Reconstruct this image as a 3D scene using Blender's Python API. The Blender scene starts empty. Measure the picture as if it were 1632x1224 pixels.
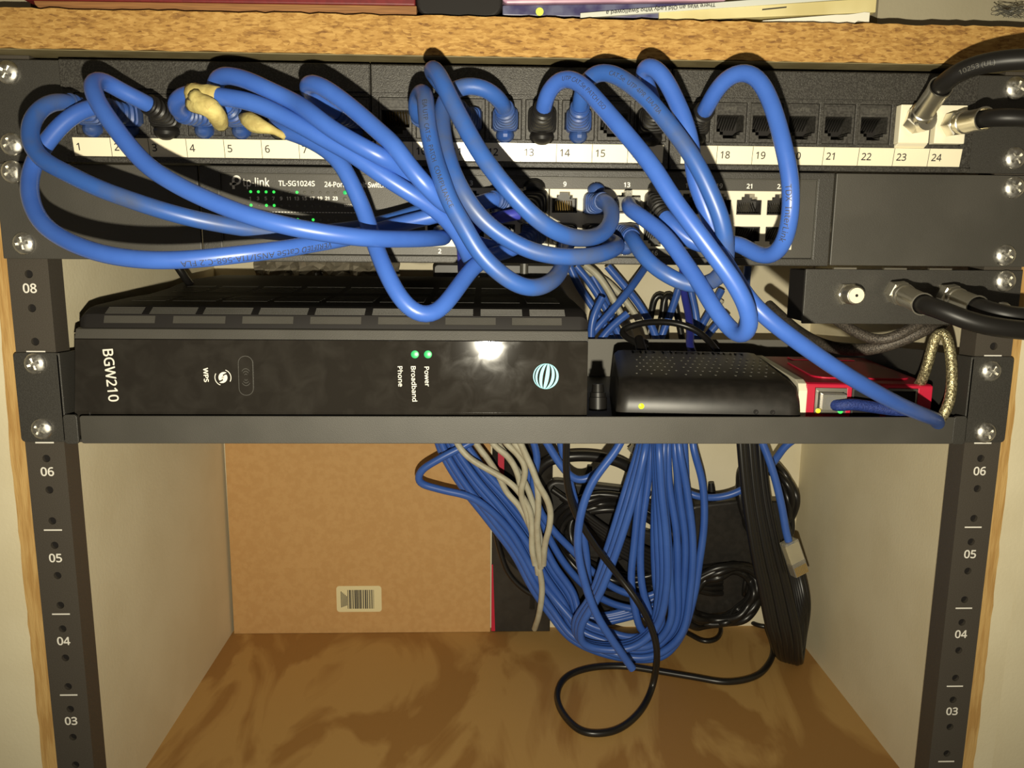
import bpy, bmesh, math, os, random
import numpy as np
from mathutils import Vector, Matrix

random.seed(7)
C = bpy.context.scene.collection
S = 0.001                      # the scene is worked out in millimetres
# ---------------------------------------------------------------- camera, light, exposure
CAM = np.array([-19.23, -388.23, 324.57]); FPX = 1290.64
PITCH, YAW, ROLL = -.1775, -.0348, -.0092
def _rot(p, y, r):
    cp, sp, cy, sy, cr, sr = math.cos(p), math.sin(p), math.cos(y), math.sin(y), math.cos(r), math.sin(r)
    return (np.array([[cy, -sy, 0], [sy, cy, 0], [0, 0, 1]]) @ np.array([[1, 0, 0], [0, cp, -sp], [0, sp, cp]])
            @ np.array([[cr, 0, sr], [0, 1, 0], [-sr, 0, cr]]))
RM = _rot(PITCH, YAW, ROLL)
cam = bpy.data.cameras.new('camera'); camo = bpy.data.objects.new('camera', cam); C.objects.link(camo)
cam.sensor_width = 36; cam.lens = 36 * FPX / 1632; cam.clip_start = .01; cam.clip_end = 20
m = Matrix.Identity(4)
for i in range(3):
    m[i][0] = RM[i, 0]; m[i][1] = RM[i, 2]; m[i][2] = -RM[i, 1]; m[i][3] = CAM[i] * S
camo.matrix_world = m
bpy.context.scene.camera = camo
w = bpy.data.worlds.new('world'); bpy.context.scene.world = w; w.use_nodes = True
w.node_tree.nodes['Background'].inputs[0].default_value = (1, .86, .62, 1)
w.node_tree.nodes['Background'].inputs[1].default_value = .11
fl = bpy.data.lights.new('phone_flash', 'SPOT'); flo = bpy.data.objects.new('phone_flash', fl); C.objects.link(flo)
fl.energy = 11.2; fl.color = (1, .92, .72); fl.spot_size = math.radians(128); fl.spot_blend = 1.0; fl.shadow_soft_size = .003
flo.location = Vector((CAM[0] + 3, CAM[1], CAM[2] - 48)) * S
flo.rotation_euler = (Vector((0, 0, 330)) * S - flo.location).to_track_quat('-Z', 'Y').to_euler()
vs = bpy.context.scene.view_settings
bpy.context.scene.display_settings.display_device = 'sRGB'
vs.view_transform = 'Standard'; vs.look = 'None'; vs.gamma = 1; vs.exposure = 0; vs.use_curve_mapping = False

def _ray(u, v): return RM @ np.array([(u - 816) / FPX, 1, -(v - 612) / FPX])
def at(u, v, Y):
    d = _ray(u, v); return CAM + d * (Y - CAM[1]) / d[1]
def onz(u, v, Z):
    d = _ray(u, v); return CAM + d * (Z - CAM[2]) / d[2]

# ---------------------------------------------------------------- materials
MATS = {}
def lin(c):
    return tuple((x / 12.92 if x <= .04045 else ((x + .055) / 1.055) ** 2.4) for x in c)
def rgb(r, g, b): return lin((r / 255, g / 255, b / 255))
def mat(name, col, rough=.5, metal=0, col2=None, scale=300, detail=3, lo=.4, hi=.6, bump=0, bscale=900, stretch=(1, 1, 1), coat=0,
        emit=0, spec=.5, trans=0, alpha=1, rough2=None, dist=0, coat_r=.06):
    if name in MATS: return MATS[name]
    mt = bpy.data.materials.new(name); mt.use_nodes = True; nt = mt.node_tree; b = nt.nodes['Principled BSDF']
    b.inputs['Base Color'].default_value = (*col, 1); b.inputs['Roughness'].default_value = rough; b.inputs['Metallic'].default_value = metal
    b.inputs['Specular IOR Level'].default_value = spec
    if coat: b.inputs['Coat Weight'].default_value = coat; b.inputs['Coat Roughness'].default_value = coat_r
    if emit: b.inputs['Emission Color'].default_value = (*col, 1); b.inputs['Emission Strength'].default_value = emit
    if trans: b.inputs['Transmission Weight'].default_value = trans
    if alpha < 1: b.inputs['Alpha'].default_value = alpha
    if col2 or bump or rough2 is not None:
        tc = nt.nodes.new('ShaderNodeTexCoord'); mp = nt.nodes.new('ShaderNodeMapping'); mp.inputs['Scale'].default_value = stretch
        nt.links.new(tc.outputs['Object'], mp.inputs[0])
    if col2 or rough2 is not None:
        n = nt.nodes.new('ShaderNodeTexNoise'); n.inputs['Scale'].default_value = scale; n.inputs['Detail'].default_value = detail
        n.inputs['Distortion'].default_value = dist
        nt.links.new(mp.outputs[0], n.inputs['Vector'])
        r = nt.nodes.new('ShaderNodeMapRange'); r.inputs[1].default_value = lo; r.inputs[2].default_value = hi
        nt.links.new(n.outputs['Fac'], r.inputs[0])
        if col2:
            x = nt.nodes.new('ShaderNodeMix'); x.data_type = 'RGBA'; x.inputs['A'].default_value = (*col, 1); x.inputs['B'].default_value = (*col2, 1)
            nt.links.new(r.outputs[0], x.inputs['Factor']); nt.links.new(x.outputs['Result'], b.inputs['Base Color'])
        if rough2 is not None:
            q = nt.nodes.new('ShaderNodeMapRange'); q.inputs[3].default_value = rough; q.inputs[4].default_value = rough2
            nt.links.new(r.outputs[0], q.inputs[0]); nt.links.new(q.outputs[0], b.inputs['Roughness'])
    if bump:
        n2 = nt.nodes.new('ShaderNodeTexNoise'); n2.inputs['Scale'].default_value = bscale; n2.inputs['Detail'].default_value = 2
        nt.links.new(mp.outputs[0], n2.inputs['Vector'])
        bp = nt.nodes.new('ShaderNodeBump'); bp.inputs['Strength'].default_value = bump; bp.inputs['Distance'].default_value = .0004
        nt.links.new(n2.outputs['Fac'], bp.inputs['Height']); nt.links.new(bp.outputs[0], b.inputs['Normal'])
    MATS[name] = mt
    return mt

paint = mat('grey_wall_paint', rgb(228, 217, 184), .7, col2=rgb(222, 210, 176), scale=18, bump=.25, bscale=500)
upper = mat('upper_wall_tone', rgb(158, 150, 126), .7, col2=rgb(150, 142, 118), scale=15, bump=.2, bscale=500)  # even tone for the upper walls, darker than the walls below
cream = mat('cream_wall_paint', rgb(226, 216, 188), .75, col2=rgb(216, 206, 176), scale=12, bump=.2, bscale=300)
rawedge = mat('raw_wood_edge', rgb(206, 168, 104), .75, col2=rgb(184, 142, 80), scale=120, stretch=(3, 3, .3), bump=.6, bscale=600)
powder = mat('black_powder_coat', (.036, .033, .028), .48, col2=(.05, .047, .04), scale=2600, detail=1, bump=.35, bscale=2500)
plate_m = mat('dark_grey_plate', (.056, .052, .043), .5, col2=(.066, .061, .051), scale=30, bump=.2, bscale=2500)
rail_m = mat('rail_black', (.062, .052, .040), .5, col2=(.07, .06, .047), scale=1800, bump=.25, bscale=2200)
dusty = mat('dusty_black_plastic', (.028, .025, .021), .46, col2=(.064, .06, .051), scale=1500, detail=4, lo=.42, hi=.66, bump=.45, bscale=2200)
blackp = mat('black_plastic', (.017, .015, .0125), .42, col2=(.024, .021, .018), scale=200)
vent_m = mat('matte_black_plastic', (.014, .012, .011), .65, spec=.25)
jackp = mat('jack_plastic', (.032, .029, .025), .45, col2=(.06, .056, .049), scale=900)
glossb = mat('smudged_glossy_black', (.02, .0172, .014), .045, col2=(.03, .0265, .022), scale=90, detail=6, lo=.42, hi=.72, rough2=.075, dist=.6)
rubber = mat('black_rubber', (.011, .010, .009), .42, spec=.3)
cordm = mat('black_cord', (.012, .011, .010), .32)
steel = mat('bright_zinc_steel', (.72, .70, .64), .3, 1, rough2=.5, scale=400)
dsteel = mat('dark_steel', (.2, .19, .17), .4, 1)
nickel = mat('nickel_plate', (.80, .76, .64), .3, 1)
gold = mat('brass_contact', (.75, .56, .22), .3, 1)
white = mat('white_print', rgb(238, 234, 222), .6)
paper = mat('label_paper', rgb(240, 230, 200), .5, coat=1.0, coat_r=.2)
ink = mat('dark_ink', rgb(52, 50, 48), .6)
whitep = mat('ivory_plastic', rgb(240, 232, 205), .45)
jackw = mat('white_port_shell', rgb(222, 214, 192), .45, spec=.4)
blue = mat('blue_jacket', (.040, .112, .43), .36, col2=(.046, .125, .46), scale=60, spec=.5)
blued = mat('dusty_blue_jacket', (.03, .095, .34), .4, col2=(.07, .09, .15), scale=55, detail=5, lo=.5, hi=.78)
blueboot = mat('blue_boot_rubber', (.02, .062, .24), .45, col2=(.04, .075, .2), scale=140)
violet = mat('violet_jacket', (.035, .045, .33), .4)
greyc = mat('grey_jacket', rgb(190, 186, 165), .5, col2=rgb(176, 170, 148), scale=100)
green = mat('green_led', (.05, .85, .10), .3, emit=1.1)
greend = mat('green_led_lens', (.02, .42, .12), .3, emit=.28)
off = mat('unlit_led', rgb(88, 86, 78), .4)
ylw = mat('yellow_green_led', (.62, .85, .02), .3, emit=.9)
amber = mat('amber_led', (.9, .62, .03), .3, emit=.9)
cyan = mat('glowing_cyan_print', rgb(150, 225, 238), .5, emit=.12)  # emblem print given a faint glow of its own
redp = mat('red_plastic', (.55, .012, .045), .4, col2=(.52, .011, .04), scale=80)
putty = mat('dried_putty', rgb(196, 180, 112), .75, col2=rgb(172, 154, 92), scale=220, bump=.6, bscale=500)
clearp = mat('clear_plug_plastic', rgb(225, 222, 210), .12, trans=.75)
bag_m = mat('crinkled_clear_film', rgb(150, 142, 125), .16, spec=.8, trans=.25)
hard = mat('hardboard', rgb(196, 154, 98), .7, col2=rgb(190, 147, 91), scale=200, detail=6, bump=.2, bscale=900)
stick = mat('sticker_paper', rgb(228, 216, 170), .6)
braid = mat('braided_wire', rgb(205, 194, 152), .3, .7, col2=rgb(120, 110, 80), scale=900, bump=1, bscale=1400)
braidd = mat('dark_woven_cord', (.05, .042, .034), .5, .3, col2=(.12, .1, .08), scale=1200, bump=1, bscale=1400)
ply = mat('plywood', rgb(190, 150, 88), .6, col2=rgb(164, 121, 64), scale=6, detail=4, lo=.47, hi=.55, dist=1.6, stretch=(2.2, .8, 1), bump=.15, bscale=400)

def chipboard():
    mt = bpy.data.materials.new('chipboard'); mt.use_nodes = True; nt = mt.node_tree; b = nt.nodes['Principled BSDF']
    b.inputs['Roughness'].default_value = .8
    tc = nt.nodes.new('ShaderNodeTexCoord'); mp = nt.nodes.new('ShaderNodeMapping'); mp.inputs['Scale'].default_value = (.42, 1, 1.35)
    nt.links.new(tc.outputs['Object'], mp.inputs[0])
    v = nt.nodes.new('ShaderNodeTexVoronoi'); v.inputs['Scale'].default_value = 900
    n = nt.nodes.new('ShaderNodeTexNoise'); n.inputs['Scale'].default_value = 330; n.inputs['Detail'].default_value = 7; n.inputs['Roughness'].default_value = .7
    for t in (v, n): nt.links.new(mp.outputs[0], t.inputs['Vector'])
    sep = nt.nodes.new('ShaderNodeSeparateColor'); nt.links.new(v.outputs['Color'], sep.inputs[0])
    mx = nt.nodes.new('ShaderNodeMath'); mx.operation = 'MULTIPLY_ADD'; mx.inputs[1].default_value = .30
    nt.links.new(sep.outputs[0], mx.inputs[0])
    m2 = nt.nodes.new('ShaderNodeMath'); m2.operation = 'MULTIPLY'; m2.inputs[1].default_value = .85
    nt.links.new(n.outputs['Fac'], m2.inputs[0]); nt.links.new(m2.outputs[0], mx.inputs[2])
    r = nt.nodes.new('ShaderNodeValToRGB'); e = r.color_ramp.elements
    e[0].position = .34; e[0].color = (*rgb(118, 80, 36), 1); e[1].position = .78; e[1].color = (*rgb(190, 150, 84), 1)
    k = e.new(.52); k.color = (*rgb(164, 122, 60), 1)
    nt.links.new(mx.outputs[0], r.inputs[0]); nt.links.new(r.outputs[0], b.inputs['Base Color'])
    bp = nt.nodes.new('ShaderNodeBump'); bp.inputs['Strength'].default_value = .5; bp.inputs['Distance'].default_value = .0006
    nt.links.new(mx.outputs[0], bp.inputs['Height']); nt.links.new(bp.outputs[0], b.inputs['Normal'])
    return mt
chip = chipboard()

# ---------------------------------------------------------------- building helpers
ORG = {}
def finish(name, me, mt, parent=None, org=None, smooth=None, bevel=0, seg=2):
    me.name = name
    if mt: me.materials.append(mt)
    o = bpy.data.objects.new(name, me); C.objects.link(o)
    if parent: o.parent = parent; ORG[o] = ORG[parent]
    else: o.location = Vector(org) * S; ORG[o] = tuple(org)
    if smooth is not None:
        for p in me.polygons: p.use_smooth = True
        if smooth < 180: me.set_sharp_from_angle(angle=math.radians(smooth))
    if bevel:
        bv = o.modifiers.new('bevel', 'BEVEL'); bv.width = bevel * S; bv.segments = seg; bv.limit_method = 'ANGLE'; bv.angle_limit = math.radians(40)
    return o
class MB:
    def __init__(s): s.v = []; s.f = []
    def add(s, vs, fs):
        n = len(s.v); s.v += [tuple(map(float, p)) for p in vs]; s.f += [tuple(i + n for i in f) for f in fs]; return s
    def box(s, x0, x1, y0, y1, z0, z1, T=None):
        v = [(x, y, z) for x in (x0, x1) for y in (y0, y1) for z in (z0, z1)]
        if T: v = [T @ Vector(p) for p in v]
        return s.add(v, [(0, 1, 3, 2), (4, 6, 7, 5), (0, 4, 5, 1), (2, 3, 7, 6), (0, 2, 6, 4), (1, 5, 7, 3)])
    def prism(s, poly, axis, a, b, T=None):
        """poly: counter-clockwise 2-D outline; axis: the extruded one of x y z, from a to b"""
        def P(p, t): return {'x': (t, p[0], p[1]), 'y': (p[0], t, p[1]), 'z': (p[0], p[1], t)}[axis]
        n = len(poly); v = [P(p, a) for p in poly] + [P(p, b) for p in poly]
        if T: v = [T @ Vector(p) for p in v]
        return s.add(v, [tuple(range(n)), tuple(range(2 * n - 1, n - 1, -1))] + [(i, i + n, (i + 1) % n + n, (i + 1) % n) for i in range(n)])
    def plate(s, x0, x1, z0, z1, yf, yb, holes):
        xs = sorted({x0, x1, *[h[0] for h in holes], *[h[1] for h in holes]}); zs = sorted({z0, z1, *[h[2] for h in holes], *[h[3] for h in holes]})
        xs = [x for x in xs if x0 <= x <= x1]; zs = [z for z in zs if z0 <= z <= z1]
        def solid(i, j):
            if not (0 <= i < len(xs) - 1 and 0 <= j < len(zs) - 1): return False
            cx, cz = (xs[i] + xs[i + 1]) / 2, (zs[j] + zs[j + 1]) / 2
            return not any(h[0] < cx < h[1] and h[2] < cz < h[3] for h in holes)
        idx = {}; v = []; f = []
        def V(i, j, k):
            if (i, j, k) not in idx: idx[i, j, k] = len(v); v.append((xs[i], (yf, yb)[k], zs[j]))
            return idx[i, j, k]
        for i in range(len(xs) - 1):
            for j in range(len(zs) - 1):
                if not solid(i, j): continue
                f.append((V(i, j, 0), V(i + 1, j, 0), V(i + 1, j + 1, 0), V(i, j + 1, 0)))
                f.append((V(i, j, 1), V(i, j + 1, 1), V(i + 1, j + 1, 1), V(i + 1, j, 1)))
                if not solid(i, j - 1): f.append((V(i, j, 0), V(i, j, 1), V(i + 1, j, 1), V(i + 1, j, 0)))
                if not solid(i, j + 1): f.append((V(i, j + 1, 0), V(i + 1, j + 1, 0), V(i + 1, j + 1, 1), V(i, j + 1, 1)))
                if not solid(i - 1, j): f.append((V(i, j, 0), V(i, j + 1, 0), V(i, j + 1, 1), V(i, j, 1)))
                if not solid(i + 1, j): f.append((V(i + 1, j, 0), V(i + 1, j, 1), V(i + 1, j + 1, 1), V(i + 1, j + 1, 0)))
        return s.add(v, f)
    def rings(s, rs, caps=True):
        n = len(rs[0]); v = [p for r in rs for p in r]; f = []
        for k in range(len(rs) - 1):
            for i in range(n):
                j = (i + 1) % n; f.append((k * n + i, k * n + j, (k + 1) * n + j, (k + 1) * n + i))
        if caps: f += [tuple(range(n - 1, -1, -1)), tuple((len(rs) - 1) * n + i for i in range(n))]
        return s.add(v, f)
    def lathe(s, p0, p1, prof, n=16, rot=0):
        """prof: (distance along p0->p1 in mm, radius)"""
        p0, p1 = Vector(p0), Vector(p1); t = (p1 - p0).normalized(); a = t.orthogonal().normalized(); b = t.cross(a)
        return s.rings([[p0 + t * d + (a * math.cos(rot + 2 * math.pi * i / n) + b * math.sin(rot + 2 * math.pi * i / n)) * r for i in range(n)] for d, r in prof])
    def ball(s, c, r, n=12, mrings=7, T=None):
        c = Vector(c); rs = []
        for k in range(mrings + 1):
            th = math.pi * (.02 + .96 * k / mrings)
            rs.append([Vector((r[0] * math.sin(th) * math.cos(2 * math.pi * i / n), r[1] * math.sin(th) * math.sin(2 * math.pi * i / n), -r[2] * math.cos(th))) for i in range(n)])
        return s.rings([[c + (T @ p if T else p) for p in q] for q in rs])
    def build(s, name, mt, parent=None, org=None, smooth=None, bevel=0, seg=2):
        o = ORG[parent] if parent else (org if org is not None else s.base())
        me = bpy.data.meshes.new(name)
        me.from_pydata([((a - o[0]) * S, (b - o[1]) * S, (c - o[2]) * S) for a, b, c in s.v], [], s.f); me.update()
        return finish(name, me, mt, parent, o, smooth, bevel, seg)
    def base(s):
        a = np.array(s.v); return (float(a[:, 0].mean()), float(a[:, 1].mean()), float(a[:, 2].min()))
def tag(o, label, cat, group=None, kind=None):
    if label: o['label'] = label
    if cat: o['category'] = cat
    if group: o['group'] = group
    if kind: o['kind'] = kind
    return o
def thing(name, loc, label, cat, group=None):
    o = bpy.data.objects.new(name, None); C.objects.link(o); o.location = Vector(loc) * S; o.empty_display_size = .01; ORG[o] = tuple(loc)
    return tag(o, label, cat, group)
def struct(o): o['kind'] = 'structure'; return o

def rpoly(x0, x1, z0, z1, r, n=5):
    p = []
    for cx, cz, a in ((x1 - r, z0 + r, -90), (x1 - r, z1 - r, 0), (x0 + r, z1 - r, 90), (x0 + r, z0 + r, 180)):
        for k in range(n + 1):
            t = math.radians(a + 90 * k / n); p.append((cx + r * math.cos(t), cz + r * math.sin(t)))
    return p
try: SANS = bpy.data.fonts.load(os.path.join(bpy.utils.system_resource('DATAFILES', path='fonts'), 'NotoSansHebrew-Regular.woff2'))
except Exception: SANS = None
def textmesh(s, h, bold=0, align='CENTER'):
    cu = bpy.data.curves.new('lettering', 'FONT'); cu.body = s; cu.font = SANS or cu.font; cu.size = h / .73; cu.align_x = align; cu.align_y = 'CENTER';  cu.resolution_u = 3
    o = bpy.data.objects.new('lettering', cu); C.objects.link(o); bpy.context.view_layer.update()
    me = bpy.data.meshes.new_from_object(o.evaluated_get(bpy.context.evaluated_depsgraph_get()))
    v = [tuple(p.co) for p in me.vertices]; f = [tuple(p.vertices) for p in me.polygons]
    bpy.data.objects.remove(o); bpy.data.curves.remove(cu); bpy.data.meshes.remove(me)
    if bold:        # heavier strokes: the same outline laid over itself a hair to each side
        n = len(v); sh = ((0, 0), (bold, 0), (-bold, 0), (0, bold), (0, -bold)); v, f = [(x + a, y + b, z + .03 * k) for k, (a, b) in enumerate(sh) for x, y, z in v], [tuple(i + n * k for i in q) for k in range(5) for q in f]
    return v, f
def text(mb, s, h, pos, ang=0, bold=0, align='CENTER', wid=None):
    """lettering laid on a surface that faces the front (-y), h = capital height"""
    v, f = textmesh(s, h, max(bold, .018 * h), align); k = 1
    if wid:
        xs = [p[0] for p in v]; k = wid / max(1e-6, max(xs) - min(xs))
    ca, sa = math.cos(math.radians(ang)), math.sin(math.radians(ang))
    return mb.add([(pos[0] + k * x * ca - y * sa, pos[1] - z, pos[2] + k * x * sa + y * ca) for x, y, z in v], f)
def ptext(mb, s, h, u, v, Y, ang=0, bold=0, align='CENTER', wid=None): return text(mb, s, h, at(u, v, Y), ang, bold, align, wid)

# ---- cables
def curve(pts, step=2.2):
    p = [np.array(q, float) for q in pts]
    p = [p[0] * 2 - p[1]] + p + [p[-1] * 2 - p[-2]]; out = []
    for i in range(1, len(p) - 2):
        a, b, c, d = p[i - 1], p[i], p[i + 1], p[i + 2]
        t0 = 0; t1 = t0 + max(1e-3, np.linalg.norm(b - a)) ** .5; t2 = t1 + max(1e-3, np.linalg.norm(c - b)) ** .5; t3 = t2 + max(1e-3, np.linalg.norm(d - c)) ** .5
        for t in np.linspace(t1, t2, 14, endpoint=False):
            A1 = (t1 - t) / (t1 - t0) * a + (t - t0) / (t1 - t0) * b; A2 = (t2 - t) / (t2 - t1) * b + (t - t1) / (t2 - t1) * c; A3 = (t3 - t) / (t3 - t2) * c + (t - t2) / (t3 - t2) * d
            B1 = (t2 - t) / (t2 - t0) * A1 + (t - t0) / (t2 - t0) * A2; B2 = (t3 - t) / (t3 - t1) * A2 + (t - t1) / (t3 - t1) * A3
            out.append((t2 - t) / (t2 - t1) * B1 + (t - t1) / (t2 - t1) * B2)
    out.append(p[-2]); out = np.array(out)
    L = np.concatenate([[0], np.cumsum(np.linalg.norm(np.diff(out, axis=0), axis=1))])
    n = max(4, int(L[-1] / step)); s = np.linspace(0, L[-1], n + 1)
    r = np.stack([np.interp(s, L, out[:, k]) for k in range(3)], 1)
    for _ in range(3): r[1:-1] = .25 * r[:-2] + .5 * r[1:-1] + .25 * r[2:]
    return r
def frames(c, up=(0, 0, 1)):
    t = np.gradient(c, axis=0); t /= np.linalg.norm(t, axis=1)[:, None]
    n = np.array(up, float); N = []
    n = n - t[0] * n.dot(t[0])
    if np.linalg.norm(n) < 1e-3: n = np.array([1., 0, 0]) - t[0] * t[0][0]
    for k in range(len(c)):
        n = n - t[k] * n.dot(t[k]); n /= np.linalg.norm(n); N.append(n.copy())
    N = np.array(N); return t, N, np.cross(t, N)
def tube(mb, c, r, n=12):
    t, N, B = frames(c); rr = r if hasattr(r, '__len__') else [r] * len(c)
    a = [2 * math.pi * i / n for i in range(n)]
    return mb.rings([[c[k] + rr[k] * (N[k] * math.cos(x) + B[k] * math.sin(x)) for x in a] for k in range(len(c))])
def path(spec): return [at(*q) if not isinstance(q, tuple) or len(q) == 3 and not isinstance(q[0], str) else q[1] for q in spec]
LAID = []
def settle(c, r, keep=(3, 3), gap=.15):
    """a cable rests against those already laid instead of passing through them; it gives way mostly in depth"""
    near = [(q, rr) for q, rr in LAID if (q.max(0) + 9 > c.min(0)).all() and (q.min(0) - 9 < c.max(0)).all()]
    if near:
        Q = np.concatenate([q for q, _ in near]); RR = np.concatenate([np.full(len(q), rr) for q, rr in near]) + r + gap
        m_ = ((Q > c.min(0) - 9) & (Q < c.max(0) + 9)).all(1); Q, RR = Q[m_], RR[m_]
        ramp = np.ones(len(c)); a, b = keep
        ramp[:a] = 0; ramp[len(c) - b:] = 0
        for k in range(6):
            if a + k < len(c): ramp[a + k] = min(ramp[a + k], (k + 1) / 7)
            if len(c) - b - 1 - k >= 0: ramp[len(c) - b - 1 - k] = min(ramp[len(c) - b - 1 - k], (k + 1) / 7)
        for it in range(40 if len(Q) else 0):
            d = c[:, None, :] - Q[None]; L = np.sqrt((d * d).sum(2)) + 1e-6; pen = RR[None] - L; j = pen.argmax(1); i = np.arange(len(c)); p = pen[i, j]
            if p.max() < .12: break
            hit = p > 0; v = d[i, j]; view = c - CAM; view /= np.linalg.norm(view, axis=1)[:, None]
            along = (v * view).sum(1, keepdims=True); sg = np.where(along >= 0, 1., -1.)
            push = (v - along * view) * .25 + view * (along + sg * .35 * r)
            push /= np.linalg.norm(push, axis=1)[:, None] + 1e-9
            D = np.where(hit[:, None], push * np.minimum(p, 2.5)[:, None] * .9, 0)
            W_ = hit.astype(float)[:, None]; S_ = D.copy()
            for _ in range(4): S_[1:-1] = .25 * S_[:-2] + .5 * S_[1:-1] + .25 * S_[2:]
            D = np.where(hit[:, None], .5 * D + .5 * S_, S_) * ramp[:, None]
            c = c + D
            c[:, 2] = np.maximum(c[:, 2], r + .2); c[:, 1] = np.minimum(c[:, 1], 250.6 - r)
        for _ in range(7):
            e = c.copy(); e[1:-1] = .2 * c[:-2] + .6 * c[1:-1] + .2 * c[2:]; c = c + (e - c) * ramp[:, None]
    LAID.append((c[::1], r))
    return c
def cord(name, pts, r, mt, label, cat='cable', group=None, step=2.2, n=12):
    c = curve(pts, step); mb = MB(); tube(mb, c, r, n)
    o = mb.build(name, mt, None, smooth=60); tag(o, label, cat, group); return o, c
def jacket_print(o, c, r, s, h, s0, flip=1, tilt=0, mt=None, bold=.0):
    """lettering wrapped round the cable where it faces the front; s0 = where it begins, in mm along the cable"""
    t, _, _ = frames(c); L = np.concatenate([[0], np.cumsum(np.linalg.norm(np.diff(c, axis=0), axis=1))])
    v, f = textmesh(s, h, bold, 'LEFT'); out = []
    bm = bmesh.new(); bv = [bm.verts.new(p) for p in v]
    for q in f:
        try: bm.faces.new([bv[i] for i in q])
        except ValueError: pass
    for k in range(-6, 7): bmesh.ops.bisect_plane(bm, geom=bm.verts[:] + bm.edges[:] + bm.faces[:], plane_co=(0, k * h / 11, 0), plane_no=(0, 1, 0))
    bm.verts.index_update(); v = [tuple(p.co) for p in bm.verts]; f = [tuple(p.index for p in q.verts) for q in bm.faces]; bm.free()
    for x, y, z in v:
        d = min(max(s0 + flip * x, 0), L[-1] - .01); k = min(int(np.searchsorted(L, d)), len(c) - 1); k = max(k, 1)
        q = (d - L[k - 1]) / (L[k] - L[k - 1]); p = c[k - 1] * (1 - q) + c[k] * q; tt = t[k - 1] * (1 - q) + t[k] * q
        view = CAM - p; n1 = view - tt * view.dot(tt); n1 /= np.linalg.norm(n1); n2 = np.cross(n1, tt) * flip
        a = y / r + tilt
        out.append(p + (r + .05) * (n1 * math.cos(a) + n2 * math.sin(a)))
    MB().add(out, f).build('jacket_print', mt or ink, o)
def boot(o, c, mt, tabdir, wide=6.0, high=5.4, r=4.3, ln=25, tab=(4.3, 6, 3.6), name='boot'):
    """strain relief sleeve over the first part of path c, which starts in the socket; with the rounded latch guard"""
    L = np.concatenate([[0], np.cumsum(np.linalg.norm(np.diff(c, axis=0), axis=1))]); k1 = int(np.searchsorted(L, ln + 6)); cc = []
    for d in np.linspace(5, ln + 5, 44): cc.append([np.interp(d, L, c[:, j]) for j in range(3)])
    cc = np.array(cc); t, N, B = frames(cc); mb = MB(); rs = []
    for k in range(44):
        q = k / 43; e = max(0, min(1, (q - .12) / .6)); e = e * e * (3 - 2 * e)
        W = wide * (1 - e) + r * e; H = high * (1 - e) + r * e; p = 5 * (1 - e) + 2 * e
        if .34 < q < .96 and (k % 5) in (0, 1): W *= .80; H *= .80
        if k == 43: W *= .93; H *= .93
        ring = []
        for i in range(20):
            a = 2 * math.pi * i / 20; ca, sa = math.cos(a), math.sin(a)
            x = math.copysign(abs(ca) ** (2 / p), ca) * H; y = math.copysign(abs(sa) ** (2 / p), sa) * W
            ring.append(cc[k] + N[k] * x + B[k] * y)
        rs.append(ring)
    mb.rings(rs)
    pos = cc[4] + np.array([0, 1, 0]) * 0 + np.array([0, 0, tabdir * (high + 1.2)])
    mb.ball(pos, tab, 14, 8)
    return mb.build(name, mt, o, smooth=28)

# ---------------------------------------------------------------- the setting
struct(MB().box(-228, 242, 3, 251, -18, 0).build('floor', ply, org=(0, 120, 0)))
struct(MB().box(-250, -228, 3.2, 251, -18, 403.5).build('wall_left', paint, org=(-239, 120, 0)))
struct(MB().box(242, 260, 3.2, 251, -18, 403.5).build('wall_right', paint, org=(250, 120, 0)))
struct(MB().box(-700, 700, 251, 263, -60, 800).build('wall_back', cream, org=(0, 251, 0)))
struct(MB().box(-700, -249.5, 4, 14, -60, 403.5).build('wall_front_left', paint, org=(-400, 4, 0)))
struct(MB().box(249, 700, 4, 14, -60, 403.5).build('wall_front_right', paint, org=(400, 4, 0)))
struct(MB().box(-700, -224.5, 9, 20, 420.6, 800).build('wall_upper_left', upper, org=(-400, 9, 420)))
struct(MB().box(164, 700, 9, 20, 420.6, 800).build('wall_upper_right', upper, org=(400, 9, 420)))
def edge(x0, x1, wob, name):
    n = 60; mb = MB(); rs = []
    for k in range(n + 1):
        z = -18 + 421.5 * k / n; j = wob * (random.random() - .5); xo = (x0 + j, x1) if x0 < -100 and x1 < 0 else (x0, x1 + j)
        if x0 < 0: xo = (xo[0] + max(0, (z - 220)) * .022, xo[1])
        else: xo = (xo[0], xo[1] - max(0, (z - 120)) * .012)
        rs.append([(xo[0], 2.4, z), (xo[1], 2.4, z), (xo[1], 3.2, z), (xo[0], 3.2, z)])
    return struct(mb.rings(rs).build(name, rawedge, org=(x0, 2, 0)))
edge(-250, -228, .7, 'trim_1'); edge(242, 249.2, .8, 'trim_2')
def board():
    n = 220; mb = MB(); rs = []
    for k in range(n + 1):
        x = -420 + 840 * k / n; a, b, c, d = (random.uniform(-.35, .35) for _ in range(4)); s = -x * .0075 * 0
        rs.append([(x, -11 + a * .4, 403.8 + b), (x, 251, 403.8), (x, 251, 420.2), (x, -11 + c * .5, 420 + d)])
    o = mb.rings(rs).build('shelf_board', chip, org=(0, 120, 403.8))
    tag(o, 'raw chipboard shelf with a rough sawn front edge above the rack', 'shelf')
    MB().box(-420, 420, -10.7, 251, 403.2, 403.6).build('laminate_face', mat('olive_laminate', rgb(128, 116, 82), .6, col2=rgb(112, 100, 68), scale=60), o)
board()

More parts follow.
